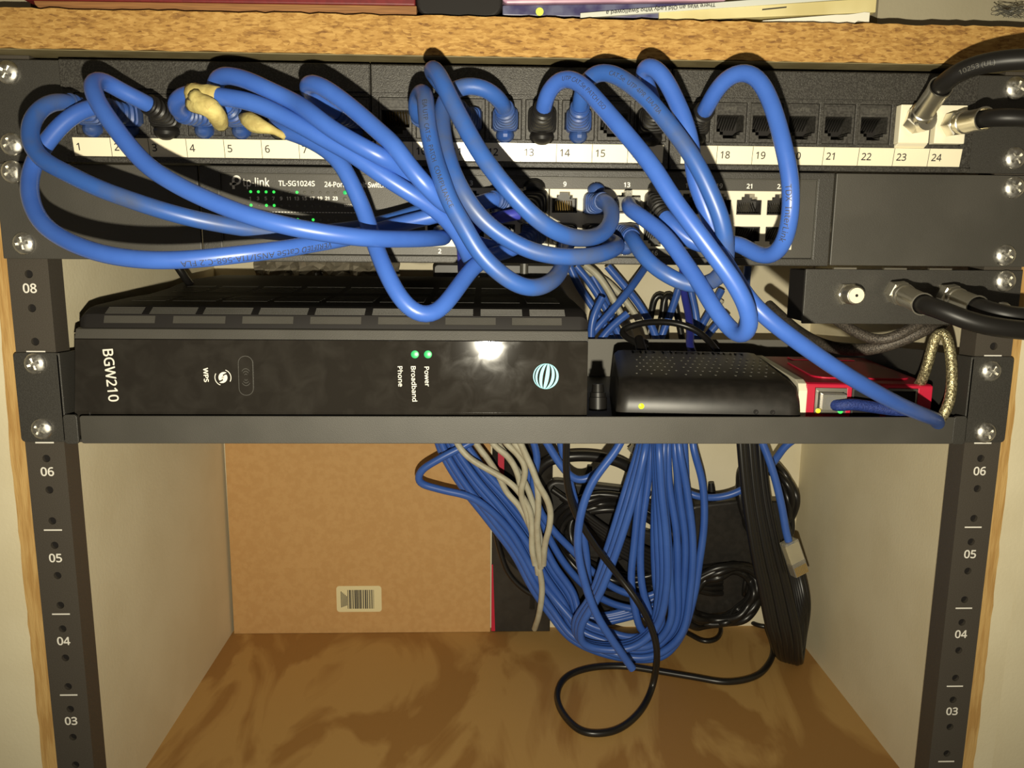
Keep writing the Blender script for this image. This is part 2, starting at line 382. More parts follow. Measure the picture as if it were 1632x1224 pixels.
# ---------------------------------------------------------------- rack rails
def rail(side):
    s = side; t = thing('rack_rail', (s * 232, 0, 0), ('left' if s < 0 else 'right') + ' black steel rack rail with printed unit numbers, beside the ' + ('hardboard panel' if s < 0 else 'dangling clear plug'), 'rack rail', 'rack rails')
    x0, x1 = sorted((s * 222.6, s * 241.2)); holes = []
    for k in range(-2, 7):
        z = 92 + 44.45 * k
        for d in (4.75, 20.6, 36.5): holes.append((s * 231.8 - 2.6, s * 231.8 + 2.6, z + d - 2.6, z + d + 2.6))
    fb = MB().plate(x0, x1, 0, 403, 0, 2.2, holes)
    for h in holes:
        cx, cz = (h[0] + h[1]) / 2, (h[2] + h[3]) / 2; an = [math.pi / 8 * i for i in range(16)]
        sq = [(cx + 2.6 * max(-1, min(1, 1.4142 * math.cos(a))), cz + 2.6 * max(-1, min(1, 1.4142 * math.sin(a)))) for a in an]; ci = [(cx + 1.9 * math.cos(a), cz + 1.9 * math.sin(a)) for a in an]
        fb.add([(x, 0, z) for x, z in sq] + [(x, 0, z) for x, z in ci] + [(x, 2.2, z) for x, z in ci], [(i, (i + 1) % 16, (i + 1) % 16 + 16, i + 16) for i in range(16)] + [(i + 16, (i + 1) % 16 + 16, (i + 1) % 16 + 32, i + 32) for i in range(16)])
    fb.build('front_flange', rail_m, t)
    a, b = sorted((s * 222.6, s * 224.8)); MB().box(a, b, 2.2, 13, 0, 403).build('side_flange', rail_m, t)
    hb = MB()
    for h in holes: hb.lathe((s * 231.8, 1.7, (h[2] + h[3]) / 2), (s * 231.8, 9, (h[2] + h[3]) / 2), [(0, 2.5), (.65, 2.5)], 12)
    hb.build('threaded_holes', vent_m, t)
    for k, lab in ((4, '08'), (2, '06'), (1, '05'), (0, '04'), (-1, '03'), (-2, '02')):
        z = 92 + 44.45 * k + 30.1 + (1.2 if k == -2 else 0); text(MB(), lab, 5.3, (s * 231.9, -.08, z), 0, .13).build('unit_number', white, t)
    for k in range(-2, 7):
        z = 92 + 44.45 * k; MB().box(s * 231.9 - 4.4, s * 231.9 + 4.4, -.08, .1, z - .35, z + .35).build('unit_mark', white, t)
    return t
rail(-1); rail(1)

# ---- one pan-head cross recess screw, copied
def screw_mesh():
    n = 24; mb = MB(); prof = [(0, 5.2), (.5, 5.25), (1.1, 5.0), (1.8, 4.3), (2.4, 3.2), (2.7, 1.8), (2.8, .3)]
    mb.lathe((0, 0, 0), (0, -1, 0), prof, n)
    o = mb.build('screw_blank', steel, org=(0, 0, 0), smooth=50)
    cb = MB()
    for a in (20, 110):
        T = Matrix.Rotation(math.radians(a), 4, 'Y')
        cb.prism([(-2.9, -.62), (2.9, -.62), (2.9, .62), (-2.9, .62)], 'y', -4, -1.1, T)
    k = cb.build('screw_cut', dsteel, org=(0, 0, 0))
    md = o.modifiers.new('cut', 'BOOLEAN'); md.object = k; md.operation = 'DIFFERENCE'; md.solver = 'EXACT'; md.use_self = True
    bpy.context.view_layer.update()
    me = bpy.data.meshes.new_from_object(o.evaluated_get(bpy.context.evaluated_depsgraph_get()))
    bpy.data.objects.remove(o); bpy.data.objects.remove(k)
    me.set_sharp_from_angle(angle=math.radians(35))
    return me
SCREW = screw_mesh()
def screw(parent, u, v, y, ang):
    p = at(u, v, y - 1); o = bpy.data.objects.new('screw', SCREW); C.objects.link(o); o.parent = parent; q = ORG[parent]
    o.location = Vector((p[0] - q[0], y - q[1], p[2] - q[2])) * S; o.rotation_euler = (0, math.radians(ang), 0); ORG[o] = q
    w_ = MB(); P = (p[0], y, p[2]); w_.lathe((P[0], y - .02, P[2]), (P[0], y - 1, P[2]), [(0, 5.4), (.35, 5.4), (.4, 4.6)], 20)
    return o

# ---------------------------------------------------------------- patch panel
PP = {}
for n_, x in enumerate([-194.7, -178.7, -162.1, -145.4, -128.9, -112.1, -95.3, -78.7, -59.8, -43.1, -26.6, -10.1, 6.7, 23.3, 39.7, 56.4, 76.6, 93.4, 110.0, 126.9, 143.8, 160.6, 177.6, 194.4]): PP[n_ + 1] = x
ZP = 378.2
def patch_panel():
    t = thing('patch_bay', (0, 0, 357), 'black 24 port patch panel with white numbered strips under the shelf edge', 'patch panel')
    for s in (-1, 1):
        x0, x1 = sorted((s * 207.3, s * 241.3)); MB().box(x0, x1, -2, 0, 357, 401).build('mounting_ear', powder, t, bevel=.5)
    for k, (x0, x1, ps) in enumerate(((-207.2, -70.8, range(1, 9)), (-70.4, 65.2, range(9, 17)), (65.8, 207.2, range(17, 25)))):
        holes = [(PP[n] - 7.4, PP[n] + 7.4, ZP - 9, ZP + 8.6) for n in ps]
        mo = MB().plate(x0, x1, 357.2, 400.9, -5, 9.6, holes)
        mo.box(x0 + .1, x1 - .1, 9.6, 30, 357.4, 400.6)
        mo.box(x0 + .3, x1 - .3, -6.2, -5, 388.6, 400.4)
        mo.box(x0 + .3, x1 - .3, -6.4, -5, 356.8, 358.9)
        mod = mo.build('port_module', dusty, t, bevel=.35)
        lx = ((-203.6, -69.6), (-68.4, 62.6), (71, 202.2))[k]
        # the strip leans back a little at the foot
        st = MB().add([(lx[0], -4.95, 359.2), (lx[1], -4.95, 359.2), (lx[1], -6.35, 367.4), (lx[0], -6.35, 367.4), (lx[0], -4.4, 359.2), (lx[1], -4.4, 359.2), (lx[1], -4.4, 367.4), (lx[0], -4.4, 367.4)],
                      [(0, 1, 2, 3), (0, 4, 5, 1), (2, 6, 7, 3), (1, 5, 6, 2), (0, 3, 7, 4)]).build('label_strip', paper, t)
        nb = MB(); dx = (lx[1] - lx[0]) / 8
        if k == 2: dx = 16.55
        for i, n in enumerate(ps):
            xl = lx[0] + i * dx + (0 if k else -.2)
            v0 = len(nb.v); text(nb, str(n), 3.9, (xl + 1.3, 0, 363.6), 0, 0, 'LEFT')
            if i: nb.box(xl - .12, xl + .12, -.02, 0, 359.3, 367.3)
            for j in range(v0, len(nb.v)):
                x, y, z = nb.v[j]; nb.v[j] = (x, -4.95 - (z - 359.2) / 8.2 * 1.4 - .06 + y, z)
        nb.build('strip_numbers', ink, st)
        for n in ps:
            x = PP[n]
            if n in (23, 24):
                kb = MB().box(x - 7.1, x + 7.1, -8.5, 6, ZP - 8.7, ZP + 8.3)
                if n == 23: kb.prism([(-8.5, ZP - 8.7), (-4, ZP - 11.2), (-4, ZP - 8.7)], 'x', x - 7.1, x + 7.1)
                kk = kb.build('coax_insert', whitep, t, bevel=.4)
                MB().lathe((x, -8, ZP), (x, -20, ZP), [(0, 4.4), (11, 4.4), (11, 1.6), (4, 1.6)], 18).build('coax_socket', nickel, kk, smooth=40)
                continue
            jb = MB().plate(x - 7.3, x + 7.3, ZP - 8.9, ZP + 8.5, -4.4, 8, [(x - 6.2, x + 6.2, ZP - 4.3, ZP + 3.1), (x - 4.6, x + 4.6, ZP - 5.6, ZP - 4.3), (x - 3.1, x + 3.1, ZP - 7.2, ZP - 5.6)])
            jb.box(x - 6, x + 6, -4.7, -4.4, ZP + 4.2, ZP + 7.6)
            j = jb.build('jack', jackp, t, bevel=.2, seg=1); MB().box(x - 6.6, x + 6.6, 7, 9, ZP - 7.6, ZP + 3.5).build('socket_back', vent_m, j)  # socket back coloured darker so the opening looks shaded inside
            pb = MB()
            for q in range(8):
                px = x + (q - 3.5) * 1.25; pb.add([(px - .28, -1, ZP + 2.9), (px + .28, -1, ZP + 2.9), (px + .28, 7, ZP - 2.4), (px - .28, 7, ZP - 2.4), (px - .28, 7, ZP - 1.8), (px + .28, 7, ZP - 1.8), (px + .28, -.4, ZP + 3.1), (px - .28, -.4, ZP + 3.1)], [(0, 1, 2, 3), (4, 5, 6, 7), (0, 3, 4, 7), (1, 6, 5, 2)])
            pb.build('contact_pins', gold if n == 9 else dsteel, j)
            text(MB(), 'CAT 5E' if n in (20, 22) else 'CAT.6', 1.7, (x, -4.78, ZP + 5.9)).build('embossed_mark', off, j) if n in (11, 18, 20, 22) else None
    for u, v, a in ((11, 115, 10), (18, 230, 48), (1620, 140, 0), (1618, 252, 30)): screw(t, u, v, -2, a)
    return t
patch_panel()

# ---------------------------------------------------------------- network switch
def SW(n):
    j = (n - 1) // 2; return (18 + (j - 4) * 14.5, 340.9 if n % 2 else 327.0)
def network_switch():
    t = thing('network_switch', (0, 0, 313), 'dark grey rack network switch with two rows of white ports and green lights', 'network switch')
    bh = [(-46.6, 126.8, 320.9, 347.3)]
    MB().plate(-149.6, 144.6, 313.3, 356, -1, 12, bh).box(-149.6, 144.6, 12, 150, 313.3, 356).build('chassis', plate_m, t)
    MB().plate(-149.8, 144.8, 313, 356.3, -3, -1.2, [(-140.5, 136.6, 316.6, 352.8)]).build('bezel', powder, t, bevel=.7, seg=3)
    ln = MB()
    for x0, x1, z0, z1 in ((-140.5, 136.6, 352.6, 352.85), (-140.5, -140.25, 316.6, 352.8), (136.35, 136.6, 316.6, 352.8)): ln.box(x0, x1, -3.05, -2.9, z0, z1)
    ln.build('border_line', off, t)
    MB().plate(-140.2, 136.3, 316.8, 352.6, -1.9, -1.1, bh).build('front_panel', plate_m, t)
    for s in (-1, 1):
        x0, x1 = (-241.4, -150.6) if s < 0 else (145.8, 241.2)
        MB().box(x0, x1, -2.2, -.1, 313.4, 356.2).build('mounting_ear', plate_m, t, bevel=.4)
    bank = []
    for n in range(1, 25):
        x, z = SW(n); d = 1 if n % 2 else -1
        bank += [(x - 5.9, x + 5.9, z - 4.2 if d > 0 else z - 2.6, z + 2.6 if d > 0 else z + 4.2)]
        a, b = sorted((z + d * 2.6, z + d * 4.0)); bank.append((x - 3.7, x + 3.7, a, b))
        a, b = sorted((z + d * 4.0, z + d * 5.4)); bank.append((x - 2.4, x + 2.4, a, b))
    x0 = SW(1)[0] - 7.25
    for g in range(3):
        g0 = x0 + g * 58 + .25; g1 = x0 + (g + 1) * 58 - .25
        hs = [h for h in bank if g0 < (h[0] + h[1]) / 2 < g1]
        MB().plate(g0, g1, 320.6, 347.6, -2.6, 6, hs).build('port_block', jackw, t, bevel=.15, seg=1)
    for n in range(1, 25):
        x, z = SW(n); d = 1 if n % 2 else -1
        jb = MB().box(x - 6.4, x + 6.4, 5, 9, z - 5.6, z + 5.6)
        a, b = sorted((z - d * 4.2, z - d * 3.6)); jb.box(x - 5.9, x + 5.9, -2.2, 6, a, b)
        for q in (-1, 1):
            xa, xb = sorted((x + q * 5.9, x + q * 5.5)); a, b = sorted((z - d * 4.2, z + d * 2.6)); jb.box(xa, xb, -2.2, 6, a, b)
            xa, xb = sorted((x + q * 5.9, x + q * 3.0)); a, b = sorted((z + d * 2.4, z + d * 2.9)); jb.box(xa, xb, -1.8, 6, a, b)
        j = jb.build('port', blackp, t)
        pb = MB()
        for q in range(8):
            px = x + (q - 3.5) * 1.1; pb.add([(px - .25, -.6, z - d * 3.5), (px + .25, -.6, z - d * 3.5), (px + .25, 5, z + d * 1.2), (px - .25, 5, z + d * 1.2), (px - .25, -.6, z - d * 3.0), (px + .25, -.6, z - d * 3.0), (px + .25, 5, z + d * 1.8), (px - .25, 5, z + d * 1.8)], [(0, 1, 2, 3), (4, 5, 6, 7), (0, 3, 7, 4), (1, 2, 6, 5)])
        pb.build('contact_pins', gold if n == 9 else dsteel, j)
    mb = MB(); Y = -1.98
    for n in range(1, 25, 2): text(mb, str(n), 2.6, (SW(n)[0], Y, 349.9), 0, .08)
    mb.build('port_numbers', white, t); mb = MB()
    for n in range(2, 25, 2): text(mb, str(n), 2.6, (SW(n)[0] - .3, Y, 318.6), 0, .08)
    mb.build('port_numbers', white, t); mb = MB()
    ptext(mb, 'tp-link', 4.6, 408, 290, Y, 0, .05, wid=12.2); ptext(mb, 'TL-SG1024S', 2.9, 473, 292, Y, 0, .07, wid=16.6)
    ptext(mb, '24-Port Gigabit Switch', 2.9, 566, 294, Y, 0, .07, wid=28)
    c = at(377, 287, Y)
    ring = [(c[0] + r * math.cos(a), Y, c[2] + r * math.sin(a)) for r in (2.1, 1.15) for a in np.linspace(-math.pi * .78, math.pi, 20)]
    mb.add(ring, [(i, i + 1, i + 21, i + 20) for i in range(19)])
    mb.box(c[0] - 2.1, c[0] - .95, Y, Y + .05, c[2] - 4, c[2] + .2); mb.box(c[0] - 3.2, c[0] - .2, Y, Y + .05, c[2] - 2.3, c[2] - 1.2)
    mb.build('brand_lettering', white, t); mb = MB()
    for k in range(12):
        ptext(mb, str(2 * k + 1), 1.9, 399 + 12.3 * k, 316, Y, 0, .1)
    ptext(mb, '1000M', 1.5, 557, 327.5, Y, 0, .06); ptext(mb, 'Act', 1.6, 567, 317, Y, 0, .06); ptext(mb, 'Power', 1.6, 570, 307, Y, 0, .06)
    for k in range(36):
        a = at(400 + k * 5.0, 337.5 + k * .05, Y); mb.box(a[0] - .5, a[0] + .5, Y, Y + .05, a[2] - .14, a[2] + .14)
    mb.build('light_labels', white, t)
    lit = {(0, 0), (0, 1), (0, 2), (0, 3), (0, 6), (1, 0), (1, 2), (1, 3), (2, 6), (2, 8)}
    for r_, v in enumerate((305.5, 327, 349)):
        for k in range(12):
            a = at(399.5 + 12.3 * k + r_ * .6, v + k * .16, -1.9); MB().lathe(a, a - np.array([0, 1, 0]), [(0, .68), (.25, .62), (.45, .2)], 8).build('indicator_light', green if (r_, k) in lit else off, t)
    for u, v, mm in ((550, 307, greend), (550, 317, off)):
        a = at(u, v, -1.9); MB().lathe(a, a - np.array([0, 1, 0]), [(0, 1.0), (.25, .9), (.45, .3)], 10).build('indicator_light', mm, t)
    for u, v, a in ((19, 274, 40), (37, 388, 60), (1617, 299, 20), (1603, 407, 5)): screw(t, u, v, -2.2, a)
    return t
network_switch()

# ---------------------------------------------------------------- coax splitter bracket at the right
def coax_box():
    t = thing('coax_bracket', (187, 0, 285), 'black metal coax bracket with three threaded sockets at the right rail', 'coax bracket')
    MB().plate(134.6, 240.8, 285.4, 311.6, -2, 0, [(155.5, 156.6, 299, 300)]).build('face_plate', powder, t, bevel=.3)
    MB().box(136, 225, .1, 23, 286, 311).build('housing', vent_m, t, bevel=.6)
    for u, v in ((1352, 469), (1430, 465), (1510, 470)):
        p = at(u, v, -4); q = (p[0], -2, p[2])
        MB().lathe(q, (q[0], -9, q[2]), [(0, 5.6), (2.6, 5.6), (3, 5)], 6, .3).build('hex_nut', nickel, t)
        f = MB().lathe(q, (q[0], -14, q[2]), [(2, 4.6), (4, 4.6), (4.4, 4.2), (5, 4.6), (5.6, 4.2), (6.2, 4.6), (6.8, 4.2), (7.4, 4.6), (8, 4.2), (8.6, 4.6), (9.2, 4.2), (10.6, 4.2), (10.7, 3.9)], 18).build('threaded_socket', nickel, t, smooth=30)
        if u == 1352:
            MB().lathe((q[0], -12.6, q[2]), (q[0], -14, q[2]), [(0, 3.6), (.3, 3.6)], 18).build('insulator', whitep, f); MB().lathe((q[0], -12.8, q[2]), (q[0], -14, q[2]), [(0, .7), (.3, .7)], 10).build('contact_hole', vent_m, f)
    tabs = MB()
    for u in (1345, 1425, 1497): p = at(u, 431, -1.5); tabs.box(p[0] - 5, p[0] + 6, -1.8, 0, 311.6, 312.4)
    tabs.build('edge_tabs', nickel, t)
    for u, v, a in ((1603, 448, 25), (1598, 498, 0)): screw(t, u, v, -2, a)
coax_box()

# ---------------------------------------------------------------- rack shelf
def rack_shelf():
    t = thing('rack_shelf', (0, 0, 226), 'black steel rack shelf tray carrying the boxes', 'rack shelf')
    tr = MB().box(-219.6, 219.8, -2, 187, 226, 227.5); tr.build('tray', powder, t, bevel=.4); MB().box(33.5, 219.4, 185.5, 187, 227.4, 254.5).build('rear_lip', mat('grey_shelf_lip', (.17, .16, .135), .55, bump=.2, bscale=2000), t, bevel=.3)
    lip = MB().prism(rpoly(-212.6, 214.6, 225.8, 239.4, 1.2), 'y', -3.6, -2); lip.build('front_lip', plate_m, t, bevel=.35)
    for s in (-1, 1):
        a, b = sorted((s * 220.4, s * 241.6)); MB().prism(rpoly(a, b, 226.2, 269.6, 2), 'y', -2.2, -.2).build('mounting_ear', powder, t, bevel=.3)
        a, b = sorted((s * 220, s * 221.6))
        MB().prism([(-2.2, 226), (187, 226), (187, 254.5), (40, 267), (-2.2, 269.5)], 'x', a, b).build('side_plate', powder, t, bevel=.3)
        a, b = sorted((s * 213.6, s * 220.2)); MB().prism(rpoly(a, b, 225.6, 240, 1.6), 'y', -3.9, -2.2).build('corner_fold', powder, t, bevel=.3)
    for u, v, a in ((55, 580, 50), (66, 684, 15), (1580, 592, 10), (1572, 690, 40)): screw(t, u, v, -2.2, a)
rack_shelf()

# ---------------------------------------------------------------- gateway lying on its side
def gateway():
    t = thing('gateway_router', (-93, 100, 227.5), 'large glossy black gateway router lying on its side on the shelf', 'router')
    XL, XR = -219.2, 31.9
    def prof(k=0): return [(8.8 + k, 227.8), (222, 227.8), (222, 292), (214, 296.6), (150, 296.4), (116, 292.8), (89, 291.4), (61, 291.4), (24, 290.4), (16.4, 289.6), (11, 286.8), (8.8, 280.6), (8.8 + k, 279.6)]
    mb = MB(); rs = []
    for x, sh in ((XL + .4, 2.2), (XL + 2.6, .2), (XL + 4, 0), (XR - 4, 0), (XR - 2, .4), (XR, 2.2)):
        rs.append([(x + (z - 228) * .06 * (1 if x < -100 else 0), min(y, 222) + (sh if y < 8.9 else 0), z - (sh if z > 285 else 0)) for y, z in prof()])
    body = mb.rings(rs).build('housing', vent_m, t, smooth=25)
    MB().add([(XL + .6, 2.3, 228.2), (XR - .2, 2.3, 228.2), (XR - .2, 5.4, 275.2), (XL + 3.2, 5.4, 275.2), (XL + .6, 9, 228.2), (XR - .2, 9, 228.2), (XR - .2, 9, 275.2), (XL + 3.2, 9, 275.2)],
             [(0, 1, 2, 3), (4, 7, 6, 5), (0, 4, 5, 1), (1, 5, 6, 2), (2, 6, 7, 3), (3, 7, 4, 0)]).build('front_panel', glossb, t, bevel=.25)
    MB().add([(XL + 3.2, 5.1, 275.5), (XR - .2, 5.1, 275.5), (XR - .2, 6.5, 280.1), (XL + 3.6, 6.5, 280.1), (XL + 3.2, 9.2, 275.5), (XR - .2, 9.2, 275.5), (XR - .2, 9.2, 280.6), (XL + 3.6, 9.2, 280.6)],
             [(0, 1, 2, 3), (4, 7, 6, 5), (0, 4, 5, 1), (1, 5, 6, 2), (2, 6, 7, 3), (3, 7, 4, 0)]).build('trim_strip', plate_m, t, bevel=.25)
    # vent slots on the slanted edge, and the louvred fields behind them
    for u0, u1 in ((167, 248), (277, 360), (387, 468), (495, 576), (603, 685), (710, 790), (816, 895)):
        a = at(u0, 511, 10)[0]; b = at(u1, 511, 10)[0]; y0, z0, y1, z1 = 8.9, 282.6, 10.5, 286.0
        MB().add([(a, y0 - .4, z0 + .2), (b, y0 - .4, z0 + .2), (b, y1 - .4, z1 + .2), (a, y1 - .4, z1 + .2), (a, y0, z0), (b, y0, z0), (b, y1 + .3, z1), (a, y1 + .3, z1)], [(0, 1, 2, 3), (0, 4, 5, 1), (1, 5, 6, 2), (2, 6, 7, 3), (3, 7, 4, 0)]).build('vent_slot', plate_m, t)
    gr = [906, 838, 760, 675, 588, 497, 408, 320, 235, 165]
    def fin(mb, a, b, y, w_, h):
        P = [(8.4, 280.6), (11, 286.8), (16.4, 289.6), (24, 290.4), (61, 291.4), (89, 291.4), (116, 292.8), (150, 296.4), (214, 296.6)]
        z = lambda q: float(np.interp(q, [p[0] for p in P], [p[1] for p in P]))
        mb.add([(a, y, z(y) - .2), (b, y, z(y) - .2), (b, y, z(y) + h), (a, y, z(y) + h), (a, y + w_, z(y + w_) - .2), (b, y + w_, z(y + w_) - .2), (b, y + w_, z(y + w_) + h), (a, y + w_, z(y + w_) + h)], [(0, 1, 2, 3), (4, 7, 6, 5), (0, 4, 5, 1), (1, 5, 6, 2), (2, 6, 7, 3), (3, 7, 4, 0)])
    for k in range(9):
        b = at(gr[k] - 6, 494, 14)[0]; a = at(gr[k + 1] + 6, 494, 14)[0]
        for n_, y0, dy, w_, h in ((5, 11.5, 1.12, .5, .3), (7, 42, 5, 2.2, .18), (5, 97, 6.5, 2.6, .2)):
            lv = MB()
            for q in range(n_): fin(lv, a, b, y0 + q * dy, w_, h)
            lv.build('vent_grille', plate_m, t)
    Y = 0
    mb = MB(); ptext(mb, 'BGW210', 6.0, 171, 600, Y, -86, .05, wid=25.5); lean_ = [mb.build('model_number', white, t)]; mb = MB()
    ptext(mb, 'Phone', 2.8, 637, 602, Y, -88, .05, wid=10); ptext(mb, 'Broadband', 2.8, 659, 614, Y, -88, .05, wid=17.4); ptext(mb, 'Power', 2.8, 680, 602, Y, -88, .05, wid=9.8); lean_.append(mb.build('light_labels', white, t)); mb = MB(); ptext(mb, 'WPS', 2.7, 324, 600, Y, -88, .1, wid=7.0)
    c = at(351, 604, Y)
    for s in (1, -1):       # two facing commas in a ring of arrows
        pts = [(math.cos(a) * 3.0, math.sin(a) * 3.0) for a in np.linspace(math.radians(62), math.radians(212), 14)]
        inn = [(-1.6, -1.4), (-1.1, -.9), (-.2, -.5), (.1, .3), (-.5, .9), (-.7, 1.6), (.1, 2.0)]
        P = [(c[0] + s * (x * .9 + .55), Y, c[2] + s * (z * .9)) for x, z in pts + inn]; n = len(P)
        mb.add(P, [tuple(range(n))])
        arc = [(c[0] + s * r * math.cos(a), Y, c[2] + s * r * math.sin(a)) for r in (3.7, 4.05) for a in np.linspace(math.radians(-30), math.radians(70), 10)]
        mb.add(arc, [(i, i + 1, i + 11, i + 10) for i in range(9)])
    lean_.append(mb.build('pairing_mark', white, t))
    lg = MB(); c = at(871, 602, Y); R = 6.3
    def mer(lon, lat):
        x = math.sin(lon) * math.cos(lat); z = math.sin(lat); a = math.radians(-9)
        return (c[0] + R * (x * math.cos(a) - z * math.sin(a)), Y - .05, c[2] + R * (x * math.sin(a) + z * math.cos(a)))
    gaps = [-90, -62, -37, -10, 19, 47, 90]
    for gi in range(6):
        n = 18; P = []
        for i in range(n + 1):
            q = math.radians(-86 + 172 * i / n); w_ = 7.6 * max(0, math.cos(q)) ** .4
            P += [mer(math.radians(gaps[gi] + (w_ if gi else 0)), q), mer(math.radians(gaps[gi + 1] - (w_ * .55 if gi < 5 else 0)), q)]
        lg.add(P, [(2 * i, 2 * i + 1, 2 * i + 3, 2 * i + 2) for i in range(n)])
    lean_.append(lg.build('globe_emblem', cyan, t))
    def lean(o):
        for v_ in o.data.vertices: v_.co.y += (2.2 + (v_.co.z / S + ORG[o][2] - 228.2) * .066) * S
    for u in (660, 681):
        a = at(u, 567, Y + .2); lean_.append(MB().lathe(a, a - np.array([0, 1, 0]), [(0, 2.0), (.35, 1.9), (.5, 1.2), (.55, .2)], 18).build('indicator_light', greend, t, smooth=60))
    a = at(388, 600, Y); bt = MB().plate(a[0] - 3.4, a[0] + 3.4, a[2] - 9, a[2] + 9, Y - .3, Y + .2, [])
    bt = MB(); po = rpoly(a[0] - 3.6, a[0] + 3.6, a[2] - 10, a[2] + 9.4, 3.5); pi_ = rpoly(a[0] - 3.3, a[0] + 3.3, a[2] - 9.7, a[2] + 9.1, 3.2); n = len(po)
    bt.add([(x, Y - .25, z) for x, z in po] + [(x, Y - .25, z) for x, z in pi_] + [(x, Y + .3, z) for x, z in po], [(i, (i + 1) % n, (i + 1) % n + n, i + n) for i in range(n)] + [(i, i + 2 * n, (i + 1) % n + 2 * n, (i + 1) % n) for i in range(n)])
    for r in (1.4, 2.7, 4):
        for s in (0, math.pi):
            ar = [(a[0] + rr * .62 * math.cos(q + math.pi / 2 + s), Y - .2, a[2] - 1 + rr * math.sin(q + math.pi / 2 + s)) for rr in (r, r + .3) for q in np.linspace(-.8, .8, 9)]
            bt.add(ar, [(i, i + 1, i + 10, i + 9) for i in range(8)])
    lean_.append(bt.build('pairing_button', plate_m, t))
    for o in lean_: lean(o)
gateway()

# ---------------------------------------------------------------- tuner box and little red computer
def tuner():
    O = Vector((47.6, 17, 227.7)); T = Matrix.Translation(O) @ Matrix.Rotation(math.radians(-7.5), 4, 'Z')
    t = thing('tuner_box', tuple(T @ Vector((47, 60, 0))), 'small black tuner box with a dotted top beside the red case', 'tuner box')
    W, D, H = 94, 116, 26.5; mb = MB(); rs = []
    prof = [(0, 0), (-1.9, 7), (-2.4, 11.5), (-2.1, 14.5), (-1.3, 18), (1, 21.5), (7, 24.8), (17, 26.2), (D - 8, 27.5), (D, 25), (D, 0)]
    for x, k, f in ((0, .93, 3), (2.2, .985, .6), (6, 1, 0), (W - 6, 1, 0), (W - 2.2, .985, .6), (W, .93, 3)):
        ins = 0
        rs.append([T @ Vector((x + (4 if x < 40 else -4) * (z / H) * .55, y + (f if y < 3 else (-f if y > 100 else 0)), z * k)) for y, z in prof])
    mb.rings(rs).build('housing', blackp, t, smooth=40)
    dm = MB()
    for g in range(3):
        for r in range(6):
            for q in range(6):
                x = 12 + g * 26 + q * 3.9 + (r % 2) * 1.9; y = 23 + r * 11.5
                if r == 0 and q % 2: continue
                p = T @ Vector((x + .6 * r, y, 26.4 + (y - 18) * .0142)); dm.ball(p, (.75, 1.1, .35), 6, 3)
    dm.build('top_dimples', off, t)
    em = MB(); v, f = textmesh('HD HomeRun', 7.5, .05)
    k = 68 / (max(p[0] for p in v) - min(p[0] for p in v))
    em.add([T @ Vector((47 + x * k, 101 + y * 1.5, 27.62)) for x, y, z in v], f); em.build('embossed_name', off, t)
    def front(x, z): return T @ Vector((x, -2.25, z))
    p = front(13.5, 13.6); MB().lathe(p, p + Vector((0, -1, 0)), [(0, 1.5), (.4, 1.4), (.7, .5)], 14).build('status_light', ylw, t)
    for x in (70.5, 78.7): p = front(x, 12.3); MB().lathe(p, p + Vector((0, -1, 0)), [(0, 1.25), (.5, 1.25), (.5, .8), (.1, .8)], 12).build('reset_hole', vent_m, t)
    p = T @ Vector((22, D - 4, 18)); MB().lathe(p, p + Vector((0, 14, 9)), [(-2, 4), (12, 3.6), (26, 3)], 12).build('power_plug', rubber, t)
    return T
TT = tuner()
def red_case():
    O = Vector((146.4, 16, 227.7)); T = Matrix.Translation(O) @ Matrix.Rotation(math.radians(-5.5), 4, 'Z')
    t = thing('mini_computer', tuple(T @ Vector((31, 45, 0))), 'red and white mini computer case beside the black tuner box', 'computer')
    W, D, H = 63, 96, 25.4
    MB().box(0, W, 0, D, 0, 1.2, T).build('base', whitep, t, bevel=.3)
    mb = MB().plate(0, W, 1.2, H - 1, 0, 1.6, [(4.5, 20.5, 9.5, 23), (23, 38, 7, 23.4), (41, 56, 7, 23.4)])
    mb.v = [tuple(T @ Vector(p)) for p in mb.v]; mb.build('front_wall', redp, t, bevel=.3)
    MB().box(1, W, 1.6, D, 1.2, H - 1.2, T).build('inner_block', vent_m, t)
    MB().prism([(-.6, 0), (D, 0), (D, H + .6), (7, H + .6), (1.6, H - .6), (-.9, H - 4)], 'x', -4.0, .4, T).build('white_side', whitep, t, bevel=.4)
    MB().prism([(0, H - 1.4), (D, H - 1.4), (D, H), (2, H), (0, H - .6)], 'x', .2, W, T).build('lid', redp, t, bevel=.5)
    MB().prism(rpoly(8, W - 4, 14, D - 22, 8, 6), 'z', H, H + .9, T).build('lid_panel', redp, t, bevel=.3)
    MB().box(14, W - 12, D - 18, D - 6, H, H + .9, T).build('lid_bar', redp, t, bevel=.3)
    sb = MB().plate(4.6, 20.4, 9.6, 22.9, -.3, 1.4, [(6, 19, 12.4, 21)]); sb.v = [tuple(T @ Vector(p)) for p in sb.v]; sb.build('network_port', nickel, t)
    for x0 in (23.2, 41.2):
        ub = MB().plate(x0, x0 + 14.6, 7.2, 23.2, .2, 1.4, [(x0 + 1, x0 + 13.6, 8.4, 14), (x0 + 1, x0 + 13.6, 16, 22)]); ub.v = [tuple(T @ Vector(p)) for p in ub.v]; ub.build('usb_port', dsteel, t)
    for x, mm in ((6.6, amber), (17.8, green)):
        p = T @ Vector((x, -.4, 10.9)); MB().lathe(p, p + Vector((0, -1, 0)), [(-.2, 1.25), (.3, 1.2), (.5, .4)], 12).build('port_light', mm, t)
    return T
TR = red_case()

